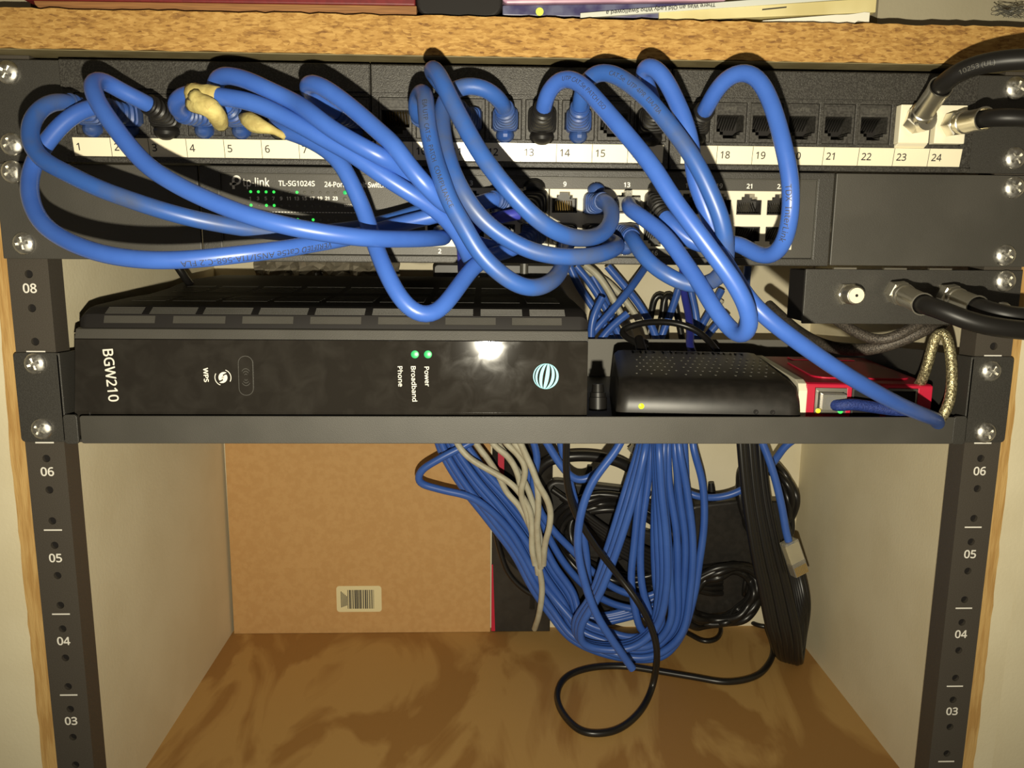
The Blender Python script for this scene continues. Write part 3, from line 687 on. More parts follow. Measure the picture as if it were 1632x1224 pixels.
# ---------------------------------------------------------------- patch cables
RC = 3.45
def pts(spec): return [q if isinstance(q, np.ndarray) else at(*q) for q in spec]
def pport(n): return [np.array([PP[n], 3., ZP - .6]), np.array([PP[n], -8., ZP - .6])]
def sport(n): x, z = SW(n); return [np.array([x, -9., z]), np.array([x, 3., z])]
def patch(label, a, mid, b, boot_a=blueboot, boot_b=blueboot, mt=blue, big_a=False, big_b=False, prints=(), r=RC):
    sp = (pport(a) if a else []) + list(mid) + (sport(b) if b else [])
    c = settle(curve(pts(sp)), r, (13 if a else 1, 12 if b else 2)); mb = MB(); tube(mb, c, r, 14)
    o = mb.build('patch_cable', mt, None, smooth=60); tag(o, label, 'network cable', 'blue patch cables at the front of the rack')
    if a and boot_a: boot(o, c, boot_a, -1, *((6.6, 6, 4.5, 25, (5.8, 6.5, 4)) if big_a else ()))
    if b and boot_b: boot(o, c[::-1], boot_b, 1 if b % 2 else -1, *((6.4, 5.8, 4.5, 23, (5.2, 6, 3.8)) if big_b else (5.9, 5, 4.1, 21, (4.2, 5, 3.4))))
    for s, h, s0, fl_, ti in prints: jacket_print(o, c, r, s, h, s0, fl_, ti)
    return o, c
def arclen(c, u, v):
    """how far along the cable its point nearest to that spot lies"""
    d = [np.hypot(*(np.array(pxl(p)) - (u, v))) for p in c]; k = int(np.argmin(d))
    return float(np.linalg.norm(np.diff(c[:k + 1], axis=0), axis=1).sum())
def pxl(p):
    q = RM.T @ (p - CAM); return 816 + FPX * q[0] / q[1], 612 - FPX * q[2] / q[1]

patch('blue patch cable from the third panel port, sweeping right across the indicator lights', 3,
      [(248, 173, -22), (230, 163, -28), (192, 144, -34), (163, 128, -40), (148, 133, -47), (153, 157, -53), (180, 199, -59), (232, 261, -65), (283, 295, -70), (335, 320, -74), (386, 340, -76), (440, 356, -77),
       (503, 369, -75), (580, 379, -68), (640, 381, -56), (690, 380, -40), (708, 378, -26)], 2, rubber, None, blue, True)
patch('dusty blue patch cable from the first panel port, looping left over the ear screws', 1,
      [(140, 179, -14), (122, 169, -22), (101, 161, -29), (76, 164, -34), (54, 185, -40), (46, 215, -46), (60, 249, -51), (103, 274, -55), (154, 299, -58), (206, 318, -59), (257, 335, -58), (309, 349, -55), (360, 359, -50),
       (412, 367, -44), (470, 372, -36), (540, 368, -28), (606, 357, -23), (650, 344, -20), (688, 331, -17)], 1, blueboot, None, blued)
_, c = patch('blue patch cable with printed jacket hanging lowest at the left ear of the rack', 2,
      [(195, 183, -14), (176, 173, -20), (150, 170, -26), (122, 180, -31), (98, 198, -34), (75, 226, -37), (57, 252, -40), (47, 284, -45), (49, 320, -53), (66, 355, -60), (105, 383, -67), (154, 402, -72), (206, 412, -75),
       (257, 415, -76), (309, 413, -75), (386, 405, -71), (451, 397, -64), (503, 388, -54), (554, 379, -44), (606, 367, -33), (650, 354, -28), (700, 342, -26), (755, 327, -26), (782, 318, -24)], 5)
o2 = [o for o in bpy.data.objects if o.name.startswith('patch_cable')][-1]
jacket_print(o2, c, RC, 'VERIFIED Cat5e ANSI/TIA-568-C.2 FLA', 3.0, arclen(c, 520, 384), -1, .55)
o4, c = patch('blue patch cable from the fourth panel port smeared with tan putty near its boot', 4,
      [(318, 182, -14), (304, 184, -20), (288, 180, -27), (278, 168, -34), (286, 154, -40), (307, 148, -44), (330, 151, -46), (355, 155, -48), (381, 158, -50), (414, 167, -52), (447, 183, -54), (481, 201, -56), (525, 226, -58),
       (569, 250, -60), (604, 276, -61), (648, 304, -60), (692, 332, -56), (725, 364, -50), (742, 396, -42), (750, 416, -32), (755, 408, -22), (754, 388, -16)], 4, blueboot, None)
i0 = int(np.argmin([np.hypot(*(np.array(pxl(p)) - (304, 149))) for p in c])); i1 = int(np.argmin([np.hypot(*(np.array(pxl(p)) - (350, 154))) for p in c]))
pb = MB(); seg = c[i0:i1 + 1]; tube(pb, seg, [4.05 + .3 * math.sin(k * 1.9) for k in range(len(seg))], 12)
g = curve(pts([(306, 166, -46), (322, 168, -50), (336, 172, -52), (345, 181, -49), (349, 192, -43), (352, 198, -38)])); tube(pb, g, [2.6 + 1.2 * math.sin(.5 + 2.4 * k / len(g)) for k in range(len(g))], 10)
g = curve(pts([(336, 190, -40), (344, 194, -40), (350, 190, -42)])); tube(pb, g, 1.5, 8)
g = curve(pts([(310, 152, -49), (318, 166, -50), (332, 160, -52), (340, 172, -52)])); tube(pb, g, 3.1, 10)
pb.build('dried_putty', putty, o4, smooth=180)
patch('blue patch cable from the fifth panel port arching highest above the putty', 5,
      [(375, 185, -14), (367, 176, -24), (350, 160, -30), (339, 140, -34), (346, 122, -38), (366, 120, -43), (403, 131, -48), (436, 150, -52), (481, 178, -56), (525, 208, -60), (569, 232, -63), (613, 256, -63), (642, 278, -58),
       (672, 306, -48), (702, 341, -38), (735, 374, -30), (768, 394, -24), (796, 392, -18)], 6, blueboot, None)
o6, c = patch('blue patch cable from the sixth panel port in a deep loop over the router vents', 6,
      [(440, 193, -14), (436, 198, -24), (449, 207, -31), (481, 217, -37), (514, 234, -41), (543, 259, -45), (564, 300, -47), (580, 335, -48), (593, 376, -52), (606, 412, -58), (622, 448, -63), (645, 485, -66), (668, 503, -66),
       (692, 502, -64), (715, 478, -59), (737, 448, -50), (757, 422, -42), (775, 408, -32), (805, 402, -26), (828, 390, -21)], 8, rubber)
pb = MB(); g = curve(pts([(385, 186, -24), (398, 192, -32), (410, 200, -36), (424, 203, -37), (445, 212, -36), (455, 218, -35)])); tube(pb, g, [1.2 + 2.6 * math.sin(.3 + 2.5 * min(1, 1.25 * k / len(g))) ** 2 for k in range(len(g))], 9)
g = curve(pts([(393, 189, -28), (396, 198, -30), (408, 196, -36)])); tube(pb, g, 2.2, 8)
pb.build('dried_putty', putty, o6, smooth=180)
patch('blue patch cable from the eighth panel port, bent sharply back beside the first bank seam', 8,
      [(557, 186, -14), (546, 184, -22), (530, 176, -28), (501, 156, -34), (486, 139, -40), (494, 131, -46), (516, 139, -52), (547, 161, -56), (580, 188, -60), (613, 219, -64), (635, 242, -67), (659, 274, -69), (686, 303, -68),
       (708, 326, -60), (728, 344, -46), (738, 346, -32), (746, 338, -20)], 3, blueboot, None)
_, c = patch('blue printed patch cable from the tenth panel port, in a shallow loop under the switch', 10,
      [(687, 189, -14), (674, 189, -22), (664, 182, -30), (663, 160, -37), (671, 144, -43), (678, 152, -50), (679, 178, -56), (683, 211, -60), (693, 253, -65), (704, 293, -70), (719, 326, -72), (741, 363, -73), (763, 402, -73),
       (792, 432, -72), (825, 455, -70), (847, 461, -68), (873, 453, -62), (890, 437, -52), (899, 416, -40), (902, 395, -26)], 10, blueboot, rubber, blued)
o10 = [o for o in bpy.data.objects if o.name.startswith('patch_cable')][-1]
jacket_print(o10, c, RC, 'EIA UTP  CAT.5e  PATCH   COMPLIANCE', 2.3, arclen(c, 678, 166), 1, -.1)
patch('blue patch cable from the eleventh panel port curling up dusty into the switch', 11,
      [(744, 190, -14), (733, 178, -24), (714, 150, -32), (696, 124, -38), (686, 112, -44), (690, 107, -50), (701, 121, -55), (711, 144, -59), (723, 168, -62), (741, 201, -66), (763, 241, -70), (787, 274, -73), (812, 305, -74),
       (838, 333, -73), (869, 360, -71), (902, 376, -66), (935, 380, -58), (962, 372, -48), (976, 350, -40), (974, 330, -33), (964, 321, -27)], 11, blueboot, blueboot, blued)
patch('blue patch cable arching left from the twelfth panel port behind the printed one', 12,
      [(806, 189, -14), (806, 180, -22), (800, 165, -30), (785, 147, -36), (760, 136, -38), (732, 137, -38), (712, 152, -40), (704, 178, -45), (707, 222, -54), (717, 262, -61), (730, 294, -66), (747, 323, -67), (770, 352, -67),
       (803, 377, -66), (836, 396, -65), (869, 406, -64), (904, 410, -62), (948, 407, -56), (976, 398, -46), (984, 390, -32), (968, 382, -22)], 12, blueboot, rubber, blued)
_, c = patch('brightest blue patch cable from panel port 13, looping back just above the tuner box', 13,
      [(864, 190, -14), (865, 181, -22), (868, 165, -29), (876, 140, -34), (898, 123, -39), (923, 131, -45), (944, 152, -50), (967, 178, -55), (993, 208, -60), (1019, 239, -65), (1044, 271, -70), (1069, 312, -74), (1098, 352, -77),
       (1125, 388, -79), (1151, 423, -80), (1175, 458, -80), (1191, 490, -79), (1196, 512, -77), (1192, 531, -73), (1180, 537, -68), (1165, 526, -62), (1147, 504, -58), (1132, 482, -54), (1118, 457, -50), (1104, 435, -46),
       (1083, 407, -42), (1068, 384, -38), (1044, 361, -33), (1019, 343, -27), (1004, 333, -20)], 13, rubber, None, blue, True)
o13 = [o for o in bpy.data.objects if o.name.startswith('patch_cable')][-1]
jacket_print(o13, c, RC, 'UTP CAT.5e PATCH ISO', 2.2, arclen(c, 902, 124), 1, .1)
MB().box(SW(13)[0] - 5.4, SW(13)[0] + 5.4, -9, 4, 337.6, 344).box(SW(13)[0] - 1.6, SW(13)[0] + 1.6, -8, -2.6, 344, 347).build('plug', clearp, o13, bevel=.3)
_, c = patch('greyish blue patch cable from the fourteenth panel port back to a ribbed blue boot', 14,
      [(922, 190, -14), (923, 180, -22), (925, 165, -28), (928, 142, -32), (938, 122, -36), (960, 113, -41), (982, 119, -45), (1006, 135, -49), (1032, 157, -53), (1052, 181, -56), (1073, 207, -59), (1096, 238, -62), (1114, 268, -64),
       (1134, 310, -65), (1149, 347, -65), (1157, 385, -63), (1157, 415, -58), (1150, 438, -52), (1127, 454, -48), (1095, 452, -44), (1060, 437, -40), (1032, 416, -36), (1016, 394, -31), (1006, 378, -23)], 14, blueboot, blueboot, blued)
o14 = [o for o in bpy.data.objects if o.name.startswith('patch_cable')][-1]
jacket_print(o14, c, RC, 'CAT.5e  UTP 4PR  EIA/TIA', 2.2, arclen(c, 978, 118), 1, .1)
patch('long blue cable from the sixteenth panel port, slanting over the red case', 16,
      [(1041, 190, -14), (1043, 178, -22), (1039, 158, -29), (1027, 125, -35), (1023, 108, -40), (1034, 101, -44), (1052, 114, -47), (1068, 140, -49), (1081, 168, -51), (1093, 197, -53), (1103, 236, -55), (1105, 275, -56),
       (1114, 306, -57), (1127, 335, -58), (1143, 378, -60), (1158, 420, -62), (1178, 455, -64), (1197, 482, -66), (1230, 513, -68), (1290, 558, -66), (1350, 598, -60), (1420, 638, -46), (1462, 657, -30), (1492, 669, -9), (1494, 673, -2), (1493, 682, 6), (1480, 690, 16)], None, rubber, None, blue, True)
o16 = [o for o in bpy.data.objects if o.name.startswith('patch_cable')][-1]
p = [TR @ Vector(q) for q in ((6.6, -7, 12.6), (18.4, -7, 12.6), (18.4, 2, 12.6), (6.6, 2, 12.6), (6.6, -7, 20.8), (18.4, -7, 20.8), (18.4, 2, 20.8), (6.6, 2, 20.8))]
wo, c = cord('network_cable', [np.array(TR @ Vector((12.5, 2, 16))), np.array(TR @ Vector((13.5, -9, 15.2)))] + pts([(1352, 644, 5), (1385, 648, 5), (1425, 654, 4), (1458, 661, 4), (1478, 672, 10), (1486, 684, 18)]), 3.0, mat('navy_woven_jacket', (.012, .028, .15), .6, col2=(.02, .045, .22), scale=1100, bump=1, bscale=1500), 'dark blue woven network cable plugged into the red case under the long blue one', 'network cable')
MB().add(p, [(3, 2, 1, 0), (4, 5, 6, 7), (0, 1, 5, 4), (1, 2, 6, 5), (2, 3, 7, 6), (3, 0, 4, 7)]).build('plug', clearp, wo, bevel=.4)
_, c = patch('blue printed patch cable in a tall arch at the right end of the switch', 17,
      [(1114, 190, -14), (1119, 182, -22), (1127, 171, -30), (1140, 145, -36), (1160, 122, -41), (1183, 113, -46), (1205, 120, -50), (1226, 156, -54), (1239, 194, -58), (1249, 233, -62), (1258, 275, -64), (1261, 314, -65),
       (1258, 355, -63), (1248, 390, -58), (1228, 410, -50), (1205, 406, -44), (1184, 391, -38), (1166, 384, -34), (1140, 393, -32), (1112, 391, -30), (1084, 371, -28), (1062, 349, -25), (1052, 336, -18)], 15, rubber, rubber, blue, True, True)
o17 = [o for o in bpy.data.objects if o.name.startswith('patch_cable')][-1]
jacket_print(o17, c, RC, 'TDX  InterLink', 3.0, arclen(c, 1259, 298), 1, -.2)
vo, c = patch('violet patch cable crossing behind the blue ones at the seventh switch port', None,
      [(742, 448, 8), (738, 425, -8), (745, 385, -18), (762, 358, -22), (785, 348, -22), (812, 344, -22), (836, 338, -20), (846, 330, -15)], 7, None, rubber, violet, False, True, r=2.7)

# ---------------------------------------------------------------- coax cables with crimped connectors
def coax(label, p0, p1, rest, r=3.6):
    p0, p1 = np.array(p0), np.array(p1); t = (p1 - p0) / np.linalg.norm(p1 - p0); L = np.linalg.norm(p1 - p0)
    c = settle(curve([p0 + t * (L - 13), p1] + pts(rest)), r, (8, 1)); mb = MB(); tube(mb, c, [r * (.9 if k < 3 else 1) for k in range(len(c))], 14)
    o = mb.build('coax_cable', rubber, None, smooth=60); tag(o, label, 'coaxial cable')
    MB().lathe(p0, p1, [(0, 4.9), (.3, 5.7), (5.4, 5.7), (5.8, 5.0)], 6, .4).build('hex_nut', nickel, o)
    MB().lathe(p0, p1, [(5.5, 4.6), (7.4, 4.6), (7.6, 5.15), (9.8, 5.15), (10.2, 4.7), (L - 4, 4.7), (L - .6, 5.1), (L, 5.1), (L, 4.55), (L - 9, 4.2)], 24).build('crimp_sleeve', nickel, o, smooth=35)
    return o, c
o, c = coax('thick black coax cable rising from the left ivory socket under the shelf edge', (PP[23] - .6, -9.5, ZP - .2), at(1500, 138, -34), [(1524, 117, -42), (1558, 103, -48), (1600, 96, -54), (1660, 94, -60), (1760, 102, -64), (1900, 150, -60), (2010, 300, -45), (2060, 620, -20), (2070, 1000, -10)], 4.0)
jacket_print(o, c, 4.0, '10253 (UL)', 2.3, arclen(c, 1532, 113), 1, 0, off)
coax('black coax cable running sideways from the right ivory socket numbered 24', (PP[24] - .3, -9.5, ZP - .4), at(1570, 189, -32), [(1600, 187, -38), (1650, 190, -42), (1740, 200, -44), (1860, 250, -42), (1930, 380, -32), (1960, 640, -14), (1965, 1000, -10)], 3.7)
q = at(1430, 465, -10); coax('black coax cable from the middle socket of the bracket, drooping right', q, at(1471, 485, -38), [(1500, 494, -46), (1545, 512, -52), (1590, 522, -55), (1650, 528, -56), (1740, 540, -52), (1800, 600, -40), (1830, 760, -16), (1835, 1000, -10)], 4.1)
q = at(1510, 470, -10); coax('black coax cable from the last socket of the bracket passing over a rail screw', q, at(1558, 489, -36), [(1585, 497, -42), (1612, 503, -46), (1660, 506, -48), (1770, 512, -46), (1850, 570, -38), (1890, 740, -16), (1895, 1000, -10)], 4.0)

# ---------------------------------------------------------------- cords on and behind the shelf
cord('usb_cable', pts([(1392, 640, 40), (1430, 632, 28), (1462, 618, 16), (1476, 588, 10), (1486, 552, 8), (1494, 530, 7), (1503, 527, 5), (1512, 548, 2), (1517, 590, -2), (1514, 636, -5), (1502, 664, -6), (1488, 676, 4), (1465, 672, 18)]), 2.6, braid,
     'clear jacketed cable with silvery braid looping over the red case', 'cable')
cord('power_cable', pts([(1330, 508, 34), (1358, 526, 24), (1390, 540, 16), (1410, 541, 12), (1440, 530, 10), (1470, 512, 12), (1490, 500, 22)]), 2.7, braidd, 'dark woven cord dipping just under the coax bracket', 'cord')
cord('power_cable', pts([(1225, 486, 110), (1270, 526, 80), (1310, 548, 50), (1350, 557, 32), (1395, 555, 20), (1440, 541, 14), (1474, 525, 12), (1500, 516, 24), (1515, 505, 40)]), 3.2, braidd, 'longer dark woven cord sagging above the red lid', 'cord')
cord('power_cable', [np.array(TT @ Vector((24, 128, 26)))] + pts([(990, 528, 160), (1016, 517, 162), (1045, 513, 164), (1080, 516, 164), (1110, 527, 160), (1132, 546, 152), (1143, 560, 140)]), 2.2, cordm, 'black cord arching over the back of the tuner box', 'cord')
cord('network_cable', pts([(1088, 428, 205), (1090, 465, 196), (1097, 500, 182), (1100, 530, 166), (1100, 552, 150)]) + [np.array(TT @ Vector((58, 112, 16)))], 2.7, violet, 'violet network cable dropping into the back of the tuner box', 'network cable')
cord('power_cable', pts([(268, 405, 120), (283, 425, 122), (296, 444, 126), (310, 462, 150)]), 2.4, cordm, 'short black cord against the left wall above the router', 'cord')
pl = MB().lathe(at(953, 654, 32), at(953, 612, 34), [(0, 4.8), (7, 4.8), (7.3, 4.2), (9.5, 4.2), (9.8, 3.4), (14, 3.0)], 14); po = pl.build('power_plug', rubber, smooth=40); tag(po, 'small black barrel plug standing between the router and the tuner box', 'plug')
# cables running down behind the shelf, seen between switch and shelf
for i, (q, mt, r) in enumerate([
    ([(908, 424, 226), (922, 455, 226), (944, 488, 226), (965, 520, 226), (985, 560, 226)], blue, 2.9), ([(918, 424, 232), (938, 448, 232), (960, 482, 232), (980, 520, 232), (1000, 560, 232)], blue, 2.9),
    ([(944, 440, 238), (962, 474, 238), (975, 505, 238), (985, 545, 238)], blue, 2.9),
    ([(968, 424, 222), (996, 457, 222), (1021, 489, 222), (1042, 528, 222), (1052, 565, 222)], blue, 2.9), ([(1030, 424, 228), (1003, 462, 214), (978, 492, 210), (950, 524, 208), (925, 555, 208)], blue, 2.9),
    ([(960, 474, 206), (946, 505, 204), (942, 540, 204), (948, 570, 204)], blue, 2.9), ([(1000, 500, 205), (976, 520, 204), (955, 545, 203), (940, 575, 203)], blue, 2.9),
    ([(1092, 424, 232), (1081, 462, 232), (1070, 496, 230), (1056, 532, 228), (1045, 565, 228)], blue, 2.9), ([(1096, 440, 226), (1102, 470, 226), (1109, 503, 226), (1112, 545, 224), (1112, 575, 224)], blue, 2.9),
    ([(1150, 462, 230), (1135, 490, 228), (1118, 520, 226), (1105, 555, 226)], blue, 2.9), ([(1160, 500, 222), (1140, 520, 222), (1124, 540, 222), (1112, 565, 222)], blue, 2.9),
    ([(1192, 424, 218), (1189, 455, 218), (1190, 490, 220), (1180, 530, 222)], blue, 2.9)]):
    cord('network_cable', pts(q), r, mt, 'blue network cable running down behind the shelf above the tuner box', 'network cable', 'blue cables behind the shelf')
for q in ([(932, 422, 218), (950, 436, 216), (969, 462, 214), (985, 492, 212), (1001, 524, 211), (1012, 560, 212)], [(925, 428, 240), (962, 445, 236), (985, 466, 234), (1003, 488, 232), (1020, 514, 230), (1035, 550, 230)], [(1150, 478, 238), (1128, 510, 238), (1110, 545, 238)]):
    cord('network_cable', pts(q), 2.6, greyc, 'grey network cable among the blue ones behind the shelf', 'network cable', 'grey cables behind the shelf')
for q in ([(1032, 545, 238), (1038, 500, 238), (1046, 472, 236), (1056, 470, 236), (1060, 500, 238), (1062, 545, 238)], [(1046, 545, 230), (1055, 505, 232), (1062, 470, 232), (1072, 474, 234), (1080, 505, 234), (1088, 545, 234)]):
    cord('power_cable', pts(q), 2.6, cordm, 'black cord bent in a narrow loop behind the shelf', 'cord', 'narrow black loops behind the shelf')

# ---------------------------------------------------------------- things at the back of the cabinet
hb = MB().add([(-225.8, 243, .2), (-13.6, 243, .2), (-14.2, 247.5, 293), (-225.8, 247.5, 293), (-225.8, 246.2, .2), (-13.6, 246.2, .2), (-14.2, 250.7, 293), (-225.8, 250.7, 293)],
              [(0, 1, 2, 3), (4, 7, 6, 5), (0, 4, 5, 1), (1, 5, 6, 2), (2, 6, 7, 3), (3, 7, 4, 0)]).build('hardboard_panel', hard, bevel=.3)
tag(hb, 'plain brown hardboard panel leaning on the back wall, with a barcode sticker', 'board')
def slab_y(z): return 243 + 4.5 * z / 293
sk = MB().prism(rpoly(-140.6, -103.6, 19, 41.6, 2.5), 'y', -.35, 0); sk.v = [(x, y + slab_y(z), z) for x, y, z in sk.v]; so = sk.build('barcode_sticker', stick, hb)
bb = MB(); x = -131.5; rr = random.Random(3)
while x < -109.5:
    w_ = rr.choice((.35, .5, .5, .8, 1.1)); bb.box(x, x + w_, -.45, -.36, 21.8, 38.2); x += w_ + rr.choice((.35, .5, .8))
for k in range(5): bb.box(-137 + k * 1.1, -136.4 + k * 1.1, -.45, -.36, 23 + k * .4, 37 - k)
bb.v = [(x, y + slab_y(z), z) for x, y, z in bb.v]; bb.build('barcode', ink, so)
gb = MB().box(-12.6, 36.5, 243, 249.5, .2, 178).build('glossy_case', glossb, bevel=.6); tag(gb, 'glossy black case standing beside the hardboard panel, red along one edge', 'case')
MB().add([(-12.7, 242.8, 1), (-9.5, 242.8, 1), (-11.6, 242.8, 60), (-12.7, 242.8, 60), (-12.7, 243.2, 1), (-9.5, 243.2, 1), (-11.6, 243.2, 60), (-12.7, 243.2, 60)], [(0, 1, 2, 3), (0, 4, 5, 1), (1, 5, 6, 2), (2, 6, 7, 3), (3, 7, 4, 0)]).build('red_edge', redp, gb)
MB().box(-8, -3, 242.8, 243.2, 128, 178).build('red_mark', redp, gb)
# power adapter behind the router, crumpled film
ad = MB().prism(rpoly(-58, 36, 262, 306, 4), 'y', 226, 243).build('power_adapter', blackp, bevel=1.5); tag(ad, 'black power adapter standing between the router and the back wall', 'power adapter')
pn = MB()
for u in (763, 783): p = at(u, 443, 225.6); pn.box(p[0] - .7, p[0] + .7, 225.4, 226.2, p[2] - 1.6, p[2] + 1.6)
pn.build('contact_pins', nickel, ad); p = at(835, 436, 224); MB().lathe((p[0], 222, 278), (p[0], 222, 312), [(0, 3.2), (34, 3.2)], 12).build('plug_barrel', off, ad)
n = 26; mb = MB(); rg = random.Random(5); G = []
for j in range(8):
    for i in range(n):
        G.append((-192 + 108 * i / (n - 1), 226 + 14 * rg.random() + 4 * math.sin(i * 1.3), 289 + 24 * j / 7 + 2 * rg.random()))
mb.add(G, [(j * n + i, j * n + i + 1, (j + 1) * n + i + 1, (j + 1) * n + i) for j in range(7) for i in range(n - 1)])
fo = mb.build('plastic_bag', bag_m); sm = fo.modifiers.new('thickness', 'SOLIDIFY'); sm.thickness = .3 * S; tag(fo, 'crumpled clear plastic bag behind the router top', 'bag')

# ---------------------------------------------------------------- cable mass under the shelf
def cs(u, v, Y): return (u, v, Y)
G1 = 'blue cables of the hanging bundle'
L1 = 'blue network cable looping low in the hanging bundle under the shelf'
rb = random.Random(11)
def jit(q, a=4, d=5): return [(u + rb.uniform(-a, a), v + rb.uniform(-a, a), Y + rb.uniform(-d, d)) if isinstance(Y, (int, float)) else (u, v, Y) for u, v, Y in q]
UPS = [[(1020, 1000), (1006, 930), (1010, 860), (1020, 780), (1028, 706)], [(1040, 1002), (1024, 930), (1022, 850), (1032, 770), (1038, 706)], [(1056, 996), (1046, 930), (1044, 850), (1044, 770), (1048, 706)],
       [(1070, 992), (1066, 920), (1062, 850), (1056, 770), (1058, 706)], [(1078, 995), (1082, 920), (1078, 850), (1068, 770), (1066, 706)], [(1082, 1005), (1092, 930), (1092, 860), (1082, 780), (1074, 706)],
       [(1086, 1010), (1100, 940), (1104, 860), (1094, 780), (1082, 706)], [(1086, 1014), (1104, 950), (1112, 900), (1121, 832), (1119, 771), (1105, 706)]]
BASE = [(704, 668), (718, 706), (754, 762), (796, 812), (838, 868), (866, 920), (895, 962)]
for i, up in enumerate(UPS):        # eight strands nested in a long U
    f = i / 7; of = (f - .5) * 50; lay = (i % 3 - 1) * 6.4; q = []
    for j, (u, v) in enumerate(BASE):
        k = (.7, .8, .9, 1, 1, 1, 1)[j]; q.append((u - .75 * of * k, v + .66 * of * k, 213 + lay - max(0, j - 4) * 2))
    q += [(928 - 18 * f, 988 + 30 * f, 203 + lay), (968 - 6 * f, 1006 + 36 * f, 196 + lay), (1004 + 16 * f, 1016 + 38 * f, 190 + lay), (1030 + 26 * f, 1012 + 34 * f, 186 + lay)]
    q += [(u + rb.uniform(-2, 2), v, 182 + lay + j_ * 2) for j_, (u, v) in enumerate(up)] + [(up[-1][0] + 2, 660, 205 + lay)]
    q = [at(*p) for p in q]
    for p in q: p[2] = max(p[2], 3.3)
    cord('network_cable', q, 2.85, blue, L1, 'network cable', G1)
for i in range(3):                  # three that come down to the left and turn round the foot of the bundle
    g = i * 9; Y = 157 + i * 6.6
    q = [(1032 - i * 5, 660, Y + 44), (1030 - i * 5, 706, Y + 4), (1012 - i * 8, 785, Y), (985 - i * 8, 872, Y), (955 - i * 6, 948, Y), (926 - i * 5, 1000 - i * 3, Y + 4), (930 - i * 2, 1026 - i * 3, Y + 8), (970, 1036 - g * .4, Y + 8), (1012, 1030 - g * .5, Y + 6), (1046 - i * 4, 1000, Y + 4),
         (1062 - i * 6, 940, Y), (1062 - i * 7, 860, Y), (1054 - i * 4, 780, Y), (1050 - i * 3, 706, Y + 4), (1050, 660, Y + 44)]
    cord('network_cable', pts(q), 2.85, blue, L1, 'network cable', G1)
for i in range(4):      # further ones that only run along the left of the bundle
    q = [(690 + i * 14, 665, 230), (706 + i * 14, 712, 230), (742 + i * 14, 765, 231), (780 + i * 14, 815, 232), (816 + i * 14, 870, 232), (842 + i * 14, 925, 231), (870 + i * 15, 968, 229), (905 + i * 15, 990 - i * 3, 227), (945 + i * 14, 994 - i * 6, 225), (1000 + i * 8, 984 - i * 7, 224), (1052 + i * 3, 965 - i * 8, 224), (1074 + i * 4, 900, 226)]
    cord('network_cable', pts(q), 2.85, blue, L1, 'network cable', G1)
for q, lab in (
    ([(772, 690, 196), (749, 706, 196), (701, 731, 194), (670, 752, 194), (668, 768, 196), (701, 780, 198), (749, 792, 200), (780, 812, 202), (814, 848, 204), (836, 884, 205), (856, 920, 204), (880, 950, 202), (910, 985, 196)], 'blue network cable bulging furthest left in front of the hardboard panel'),
    ([(996, 690, 136), (984, 714, 136), (943, 771, 136), (925, 823, 136), (921, 872, 136), (931, 925, 136), (951, 980, 136), (984, 1032, 138), (1008, 1066, 140)], 'blue network cable hanging frontmost with its end just above the black cord'),
    ([(862, 690, 178), (874, 710, 178), (899, 748, 178), (918, 764, 178), (938, 762, 178), (958, 745, 178), (978, 720, 178), (994, 690, 178)], 'blue network cable in a shallow dip right under the shelf lip'),
    ([(890, 690, 190), (900, 735, 190), (912, 783, 190), (925, 832, 190), (934, 880, 190), (938, 930, 190), (945, 975, 192)], 'blue network cable dropping straight down behind the thin black cord'),
    ([(846, 690, 206), (856, 730, 206), (850, 770, 208), (860, 812, 208), (879, 842, 208), (915, 880, 208), (950, 916, 208), (990, 942, 208), (1035, 950, 206), (1066, 925, 206), (1078, 870, 208), (1080, 790, 210), (1076, 690, 212)], 'blue network cable slanting right from under the grey cables'),
    ([(838, 745, 212), (856, 800, 212), (872, 850, 212), (905, 905, 212), (945, 945, 212), (985, 965, 212), (1030, 970, 210), (1066, 948, 210), (1088, 890, 212), (1094, 800, 214), (1090, 690, 216)], 'blue network cable slanting lowest from behind the grey cables'),
    ([(1286, 690, 190), (1255, 708, 194), (1230, 740, 200), (1212, 756, 206), (1190, 776, 212), (1165, 788, 215), (1137, 793, 217), (1108, 790, 218), (1086, 780, 222)], 'blue network cable crossing sideways behind the folded black cord')):
    cord('network_cable', pts(q), 2.85, blue, lab, 'network cable')
# the one with a bare plug
o, c = cord('network_cable', pts([(1205, 670, 178), (1213, 700, 176), (1224, 728, 174), (1235, 762, 172), (1246, 808, 170), (1253, 848, 168), (1258, 866, 167)]), 2.85, blue, 'blue network cable dangling by the right wall with a clear plug on its end', 'network cable')
a, b = at(1257, 862, 167), at(1275, 914, 166); zz = Vector(b - a).normalized(); yy = Vector((.25, -1, 0)); yy = (yy - zz * yy.dot(zz)).normalized(); xx = yy.cross(zz)
T = Matrix.Translation(Vector(a)) @ Matrix((xx, yy, zz)).transposed().to_4x4(); Lp = float(np.linalg.norm(b - a))
MB().box(-5.8, 5.8, -4, 4, 0, Lp, T).build('plug', clearp, o, bevel=.5)
MB().box(-5.4, 5.4, -2.6, 2.6, 2, Lp * .62, T).build('wire_fan', stick, o)
pg = MB()
for k in range(8): pg.box(-5 + k * 1.3, -4.2 + k * 1.3, -4.3, 4.3, Lp * .72, Lp - .5, T)
pg.build('contact_pins', gold, o)
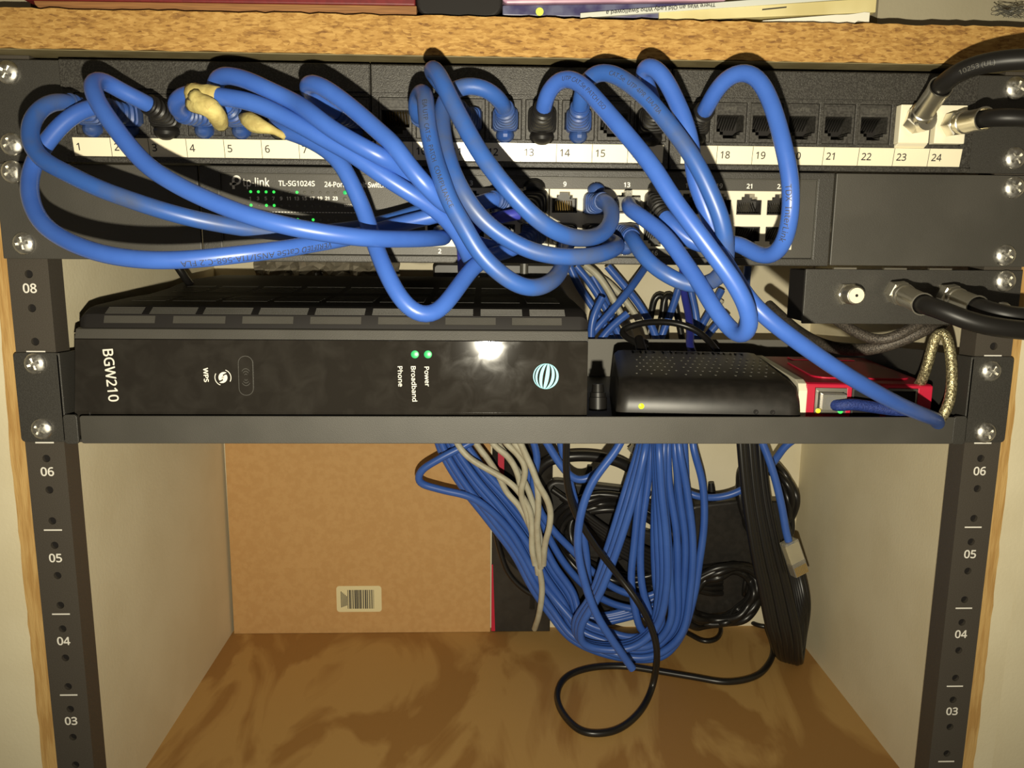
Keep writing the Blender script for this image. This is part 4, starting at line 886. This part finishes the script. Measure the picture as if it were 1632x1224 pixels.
# grey ones
for q in ([(725, 700, 190), (737, 719, 190), (752, 733, 189), (772, 745, 188), (795, 758, 187), (817, 773, 186), (834, 794, 186), (845, 815, 187), (848, 845, 189), (848, 875, 191), (853, 900, 193)],
          [(752, 694, 196), (761, 710, 196), (777, 731, 196), (794, 757, 196), (808, 785, 196), (827, 806, 196), (841, 831, 195), (852, 858, 195), (857, 893, 196), (864, 935, 198), (860, 975, 205), (852, 1002, 225)],
          [(774, 690, 186), (790, 712, 186), (810, 728, 186), (823, 750, 187), (829, 772, 188), (833, 800, 190), (846, 835, 192), (853, 880, 194), (858, 915, 198)],
          [(795, 690, 180), (808, 708, 180), (825, 724, 180), (837, 745, 180), (834, 768, 181), (830, 785, 184), (838, 812, 188), (848, 850, 192)],
          [(812, 690, 176), (824, 712, 176), (839, 729, 176), (852, 755, 177), (857, 780, 178), (858, 812, 180), (856, 840, 184), (858, 870, 188), (862, 905, 194)],
          [(822, 690, 170), (834, 716, 170), (846, 742, 170), (858, 772, 171), (870, 792, 172), (877, 812, 174), (876, 838, 178), (869, 866, 184), (866, 900, 192)],
          [(782, 690, 194), (800, 716, 194), (818, 740, 194), (838, 772, 194), (850, 806, 194), (858, 846, 195), (866, 885, 196)]):
    cord('network_cable', pts(q), 2.35, greyc, 'grey network cable in the bunch beside the blue bundle', 'network cable', 'grey cables beside the blue bundle')
# thin black cord that loops over the floor
fz = lambda u, v, z=2.4: onz(u, v, z)
def V(x): return np.array(x, float)
cord('power_cable', pts([(905, 660, 120), (903, 706, 128), (904, 771, 134), (916, 815, 138), (947, 868, 142), (984, 916, 146), (1018, 962, 140), (1038, 1001, 140), (1047, 1040, 140)]) + [fz(1040, 1094, 7), fz(1016, 1139, 3), fz(976, 1166), fz(931, 1167), fz(899, 1140), fz(888, 1107), fz(903, 1079), fz(940, 1065), fz(992, 1062), fz(1044, 1069), fz(1105, 1079), fz(1158, 1087), fz(1202, 1079), fz(1226, 1057), fz(1232, 1030, 4), fz(1222, 1000, 12)],
     2.3, cordm, 'thin black cord dropping to the floor and looping across the plywood', 'cord')
cord('power_cable', [fz(1085, 1003), fz(1101, 1012), fz(1122, 1022), fz(1139, 1020), fz(1149, 1006), fz(1145, 988, 4), at(1136, 965, 232)], 1.9, cordm, 'short curl of black cord on the floor behind the blue bundle', 'cord')
cord('power_cable', [at(1192, 905, 228), at(1186, 940, 226), fz(1188, 973, 4), fz(1198, 992), fz(1220, 999), fz(1240, 996)], 1.9, cordm, 'thin black cord curling on the floor behind the folded cord', 'cord')
cord('power_cable', pts([(790, 850, 226), (798, 882, 226), (812, 916, 225), (842, 944, 224), (879, 957, 224), (910, 960, 226)]), 2.2, cordm, 'black cord curving in front of the glossy case', 'cord')
# folded black cord hanging at the right
cb = MB()
for k in range(5):
    dx = k * 9.2; q = pts([(1176 + dx * .8, 640, 176 + k * 2), (1180 + dx * .8, 706, 172 + k * 2), (1188 + dx * .8, 790, 168 + k * 2), (1200 + dx * .9, 870, 164 + k * 2), (1216 + dx, 950, 162 + k * 2), (1229 + dx, 1010, 164 + k)])
    e = fz(1250 + dx * .55, 1050 + k * 1.5, 4.5); e2 = fz(1268 + dx * .2, 1040 - k * 5, 12)
    back = pts([(1272 + k * 2.5, 985 - k * 6, 186), (1262 + k * 3, 930 - k * 3, 192), (1242 + k * 4, 870, 196), (1226 + k * 3, 800, 200)])
    c = curve(q + [e, e2] + back); tube(cb, c, 2.9, 10)
    if k % 2 == 0: c2 = c + np.array([2.6, .6, 0]); tube(cb, c2, 2.6, 10)
o = cb.build('power_cable', cordm, smooth=60); tag(o, 'long black cord folded into a hank hanging to the floor near the right wall', 'cord')
# black coils and adapters behind
def coil(label, u, v, Y, rx, rz, loops, r, tilt, seed, dy=8):
    g = random.Random(seed); c0 = at(u, v, Y); P = []; n = 14
    for k in range(loops * n + 1):
        a = 2 * math.pi * k / n; f = 1 + .16 * math.sin(a * .37 + seed) + g.uniform(-.04, .04); x, z = rx * f * math.cos(a), rz * f * math.sin(a); ct, st = math.cos(tilt), math.sin(tilt)
        P.append(c0 + np.array([x * ct - z * st, g.uniform(-dy, dy), x * st + z * ct]))
    for p in P: p[2] = max(p[2], r + .3); p[1] = min(p[1], 250 - r)
    cord('power_cable', P, r, cordm, label, 'cord')
coil('thick black cord coiled wide behind the blue bundle', 985, 865, 226, 46, 34, 7, 2.9, -.35, 2)
coil('black cord coiled upright against the right wall', 1222, 800, 222, 19, 31, 6, 2.7, .25, 5, 7)
coil('black cord coiled low on the floor behind the blue bundle', 1150, 950, 219, 30, 22, 5, 3, .5, 8, 6)
cord('power_cable', pts([(842, 800, 226), (852, 760, 226), (872, 736, 224), (905, 728, 222), (950, 728, 222), (990, 738, 222), (1014, 756, 224), (1030, 790, 228)]), 4.3, cordm, 'thickest black cord arching just under the shelf against the pale wall', 'cord')
def adapter(label, u0, u1, v0, v1, y0, y1, tilt=0):
    a, b = at(u0, v1, y0), at(u1, v0, y0); cx, cz = (a[0] + b[0]) / 2, (a[2] + b[2]) / 2; w_, h_ = (b[0] - a[0]) / 2, (b[2] - a[2]) / 2
    T = Matrix.Translation((cx, 0, cz)) @ Matrix.Rotation(tilt, 4, 'Y')
    o = MB().prism(rpoly(-w_, w_, -h_, h_, min(w_, h_) * .3), 'y', y0, y1, T).build('power_adapter', blackp, bevel=2.5, seg=3, smooth=40); tag(o, label, 'power adapter')
    e = T @ Vector((-w_ * .1, (y0 + y1) / 2, h_)); MB().lathe(e, e + T.to_3x3() @ Vector((0, 0, 1)), [(-1, 3.6), (10, 2.9), (14, 2.3)], 12).build('strain_relief', rubber, o, smooth=60)
    return o
adapter('black power adapter hung behind the left blue strands', 862, 1012, 772, 890, 238, 250, .12)
adapter('black power adapter left of the folded black cord', 1098, 1206, 800, 980, 230, 249, -.12)
adapter('black power adapter low behind the middle of the blue bundle', 965, 1100, 850, 985, 240, 250, .3)
for i in range(6):
    cord('power_cable', pts([(880 + i * 14, 780 + i * 12, 224), (925 + i * 10, 812 + i * 12, 221), (975 + i * 8, 848 + i * 10, 220), (1040 + i * 6, 880 + i * 9, 221), (1110 + i * 4, 905 + i * 8, 224), (1150, 900 + i * 9, 230)]), 2.6, cordm, 'black cord slanting down behind the blue strands', 'cord', 'slanting black cords behind the blue bundle')
adapter('added black box for shadow at the foot of the back wall left of centre', 868, 985, 880, 985, 242, 250, .2)  # black box added for the wall's shadow behind the cords, no real adapter
# brass coax end poking from under the shelf
o, c = cord('coax_cable', pts([(1032, 690, 226), (1024, 705, 226), (1016, 712, 226)]), 3, whitep, 'short ivory coax lead with a nickel end right under the shelf', 'coaxial cable')
a, b = at(1018, 708, 225), at(1003, 722, 224); MB().lathe(a, b, [(0, 4.6), (4, 4.6), (4.3, 3.9), (9, 3.9)], 6).build('connector', nickel, o)

# ---------------------------------------------------------------- things lying on the shelf board
ZB = 420.4
def bookat(name, label, x0, x1, y0, y1, z0, z1, cover, pages, ct=1.2, rot=0, cat='book', tilt=0, group=None):
    T = Matrix.Translation((x0, y0, z0)) @ Matrix.Rotation(rot, 4, 'Z') @ Matrix.Rotation(tilt, 4, 'Y'); W, D, H = x1 - x0, y1 - y0, z1 - z0
    t = thing(name, (x0, y0, z0), label, cat, group)
    MB().box(0, W, 0, D, 0, ct, T).box(0, W, 0, D, H - ct, H, T).build('cover', cover, t, bevel=.2)
    MB().box(1.5, W - 1.5, 1.2, D - 3, ct, H - ct, T).build('pages', pages, t)
    return t, T
redc = mat('dark_red_cloth', (.16, .012, .014), .5, col2=(.13, .01, .012), scale=400); brownp = mat('brown_page_edge', rgb(150, 104, 58), .7, col2=rgb(120, 80, 42), scale=600, stretch=(.1, 1, 8))
YB = -6.
tb = thing('hardback_book', (-140, 100, ZB), 'thick dark red book lying on the shelf board at the left', 'book')
xl, xr = at(58, 15, YB)[0], at(664, 15, YB)[0]; zl, zr = at(60, 1, YB)[2], at(650, 9, YB)[2]
MB().prism([(xl + 2, ZB + .1), (xr, ZB + .1), (xr, zr), (xl - 1, zl), (xl - .5, ZB + 2.5)], 'y', YB, 190).build('pages', brownp, tb, bevel=.3)
MB().prism([(xl - 5, zl), (xr - .5, zr), (xr - .5, ZB + 26), (xl - 5, ZB + 26)], 'y', YB - .8, 192).build('cover', redc, tb, bevel=.6)
xa, xb = at(663, 10, YB)[0], at(801, 10, YB)[0]
bc = MB().prism(rpoly(xa, xb, ZB + .1, ZB + 46, 7), 'y', YB, 120).build('black_case', vent_m, bevel=1.5, seg=3); tag(bc, 'plain black rounded case between the red book and the thin books', 'case')
pink = mat('lilac_plastic', rgb(196, 160, 178), .25, col2=rgb(172, 134, 156), scale=60, coat=.5); indigo = mat('indigo_print', rgb(58, 54, 92), .35, col2=rgb(96, 98, 124), scale=90, coat=.4)
dkp = mat('plum_print', rgb(60, 40, 58), .4, col2=rgb(88, 70, 84), scale=60)
xa, xb = at(801, 10, -4)[0], at(1120, 10, -4)[0]
b1 = MB().box(xa + 1, xb + 8, -2, 150, ZB + .1, ZB + 2.0).build('thin_book', dkp, bevel=.4); tag(b1, 'plum coloured thin book lowest in the stack beside the black case', 'book')
p = at(860, 22, -4); b2 = MB().prism([(xa, ZB + 2.1), (xb + 14, ZB + 2.1), (xb + 14, ZB + 9.4), (xa, ZB + 6.4)], 'y', -4, 150).build('thin_book', indigo, bevel=.5); tag(b2, 'indigo thin book with a lime dot on its spine, under the lilac case', 'book')
MB().lathe((p[0], -4, ZB + 3.9), (p[0], -4.4, ZB + 3.9), [(-.1, 1.75), (.25, 1.75)], 18).build('lime_dot', mat('lime_print', rgb(205, 222, 90), .5), b2)
lc = MB().prism([(xa + 1.5, ZB + 6.6), (xb + 10, ZB + 9.6), (xb + 10, ZB + 16), (xa + 2, ZB + 14), (xa - .2, ZB + 12), (xa - .2, ZB + 8)], 'y', YB, 140).build('lilac_case', pink, bevel=.8); tag(lc, 'lilac plastic case lying on the indigo thin book', 'case')
# the picture book whose spine can be read, upside down and tilted
spine = mat('pale_spine', rgb(204, 206, 196), .35, coat=.5); yel = mat('yellowed_pages', rgb(214, 202, 150), .6, col2=rgb(196, 182, 126), scale=30); whi = mat('white_pages', rgb(226, 222, 206), .6)
t = thing('picture_book', (60, 60, ZB), 'thin picture book lying upside down, its pale tilted spine lettered in black', 'book')
A_, B_ = at(925, 24, YB), at(1250, 0, YB); dz = (B_[2] - A_[2]) / (B_[0] - A_[0])
x0, x1 = A_[0], at(1405, 0, YB)[0]
def zt(x): return A_[2] + (x - A_[0]) * dz
MB().add([(x0, YB, zt(x0) - 1.2), (x1, YB, zt(x1) - 1.6), (x1, YB, zt(x1) + 1.4), (x0, YB, zt(x0) + .9), (x0, 150, zt(x0) - 1.2), (x1, 150, zt(x1) - 1.6), (x1, 150, zt(x1) + 1.0), (x0, 150, zt(x0) + .8)], [(0, 1, 2, 3), (4, 7, 6, 5), (0, 4, 5, 1), (1, 5, 6, 2), (2, 6, 7, 3), (3, 7, 4, 0)]).build('cover', spine, t, bevel=.2)
mb = MB(); v, f = textmesh('There Was an Old Lady Who Swallowed a', 1.9, .04, 'LEFT'); wv = max(p[0] for p in v); xs, xe = at(1140, 11, YB)[0], at(966, 25, YB)[0]; k = (xs - xe) / wv
mb.add([(xs - x * k, YB - .07 - z, zt(xs - x * k) + .0 - y) for x, y, z in v], f); mb.build('spine_title', ink, t)
t = thing('stapled_booklet', (120, 60, ZB), 'yellowed stapled booklet under the picture book', 'booklet')
xa, xb = at(1050, 26, YB + 1)[0], at(1396, 10, YB + 1)[0]
MB().add([(xa, YB + .6, ZB + .6), (xb, YB + .6, ZB + 6), (xb, YB + .6, zt(xb) - 1.8), (xa, YB + .6, zt(xa) - 1.0), (xa, 140, ZB + .6), (xb, 140, ZB + 6), (xb, 140, zt(xb) - 1.8), (xa, 140, zt(xa) - 1.0)], [(0, 1, 2, 3), (4, 7, 6, 5), (0, 4, 5, 1), (1, 5, 6, 2), (2, 6, 7, 3), (3, 7, 4, 0)]).build('pages', yel, t, bevel=.3)
a, b = at(1215, 16, YB), at(1254, 12, YB); MB().add([(a[0], YB + .5, a[2]), (b[0], YB + .5, b[2]), (b[0], YB + .2, b[2] + .5), (a[0], YB + .2, a[2] + .5)], [(0, 1, 2, 3)]).build('staple', dsteel, t)
wp = MB(); xa, xb = at(1216, 24, YB)[0], at(1386, 18, YB)[0]; rg = random.Random(4); top = []; bot = []
for k in range(20):
    q = k / 19; x = xa + (xb - xa) * q; top.append((x, ZB + 1.4 + q * 4.4 + (rg.uniform(-.3, .3) if q > .7 else 0))); bot.append((x, ZB + .1 + (rg.uniform(0, 2.2) if q > .75 else 0)))
wp.prism(bot + top[::-1], 'y', YB - .3, 130); o = wp.build('torn_booklet', whi); tag(o, 'white booklet with a torn corner lowest at the right end of the stack', 'booklet')
tg = MB(); rg = random.Random(9); c0 = at(1608, 20, -6)
for k in range(14):
    P = [c0 + np.array([rg.uniform(-9, 9), rg.uniform(-3, 3), rg.uniform(-2.5, 3.5)]) for _ in range(5)]
    for p in P: p[2] = max(p[2], ZB + .3)
    tube(tg, curve(P, 1.5), .13, 5)
o = tg.build('dust_tuft', off, smooth=60); tag(o, 'wispy tuft of grey dust on the shelf board at the right', 'dust')
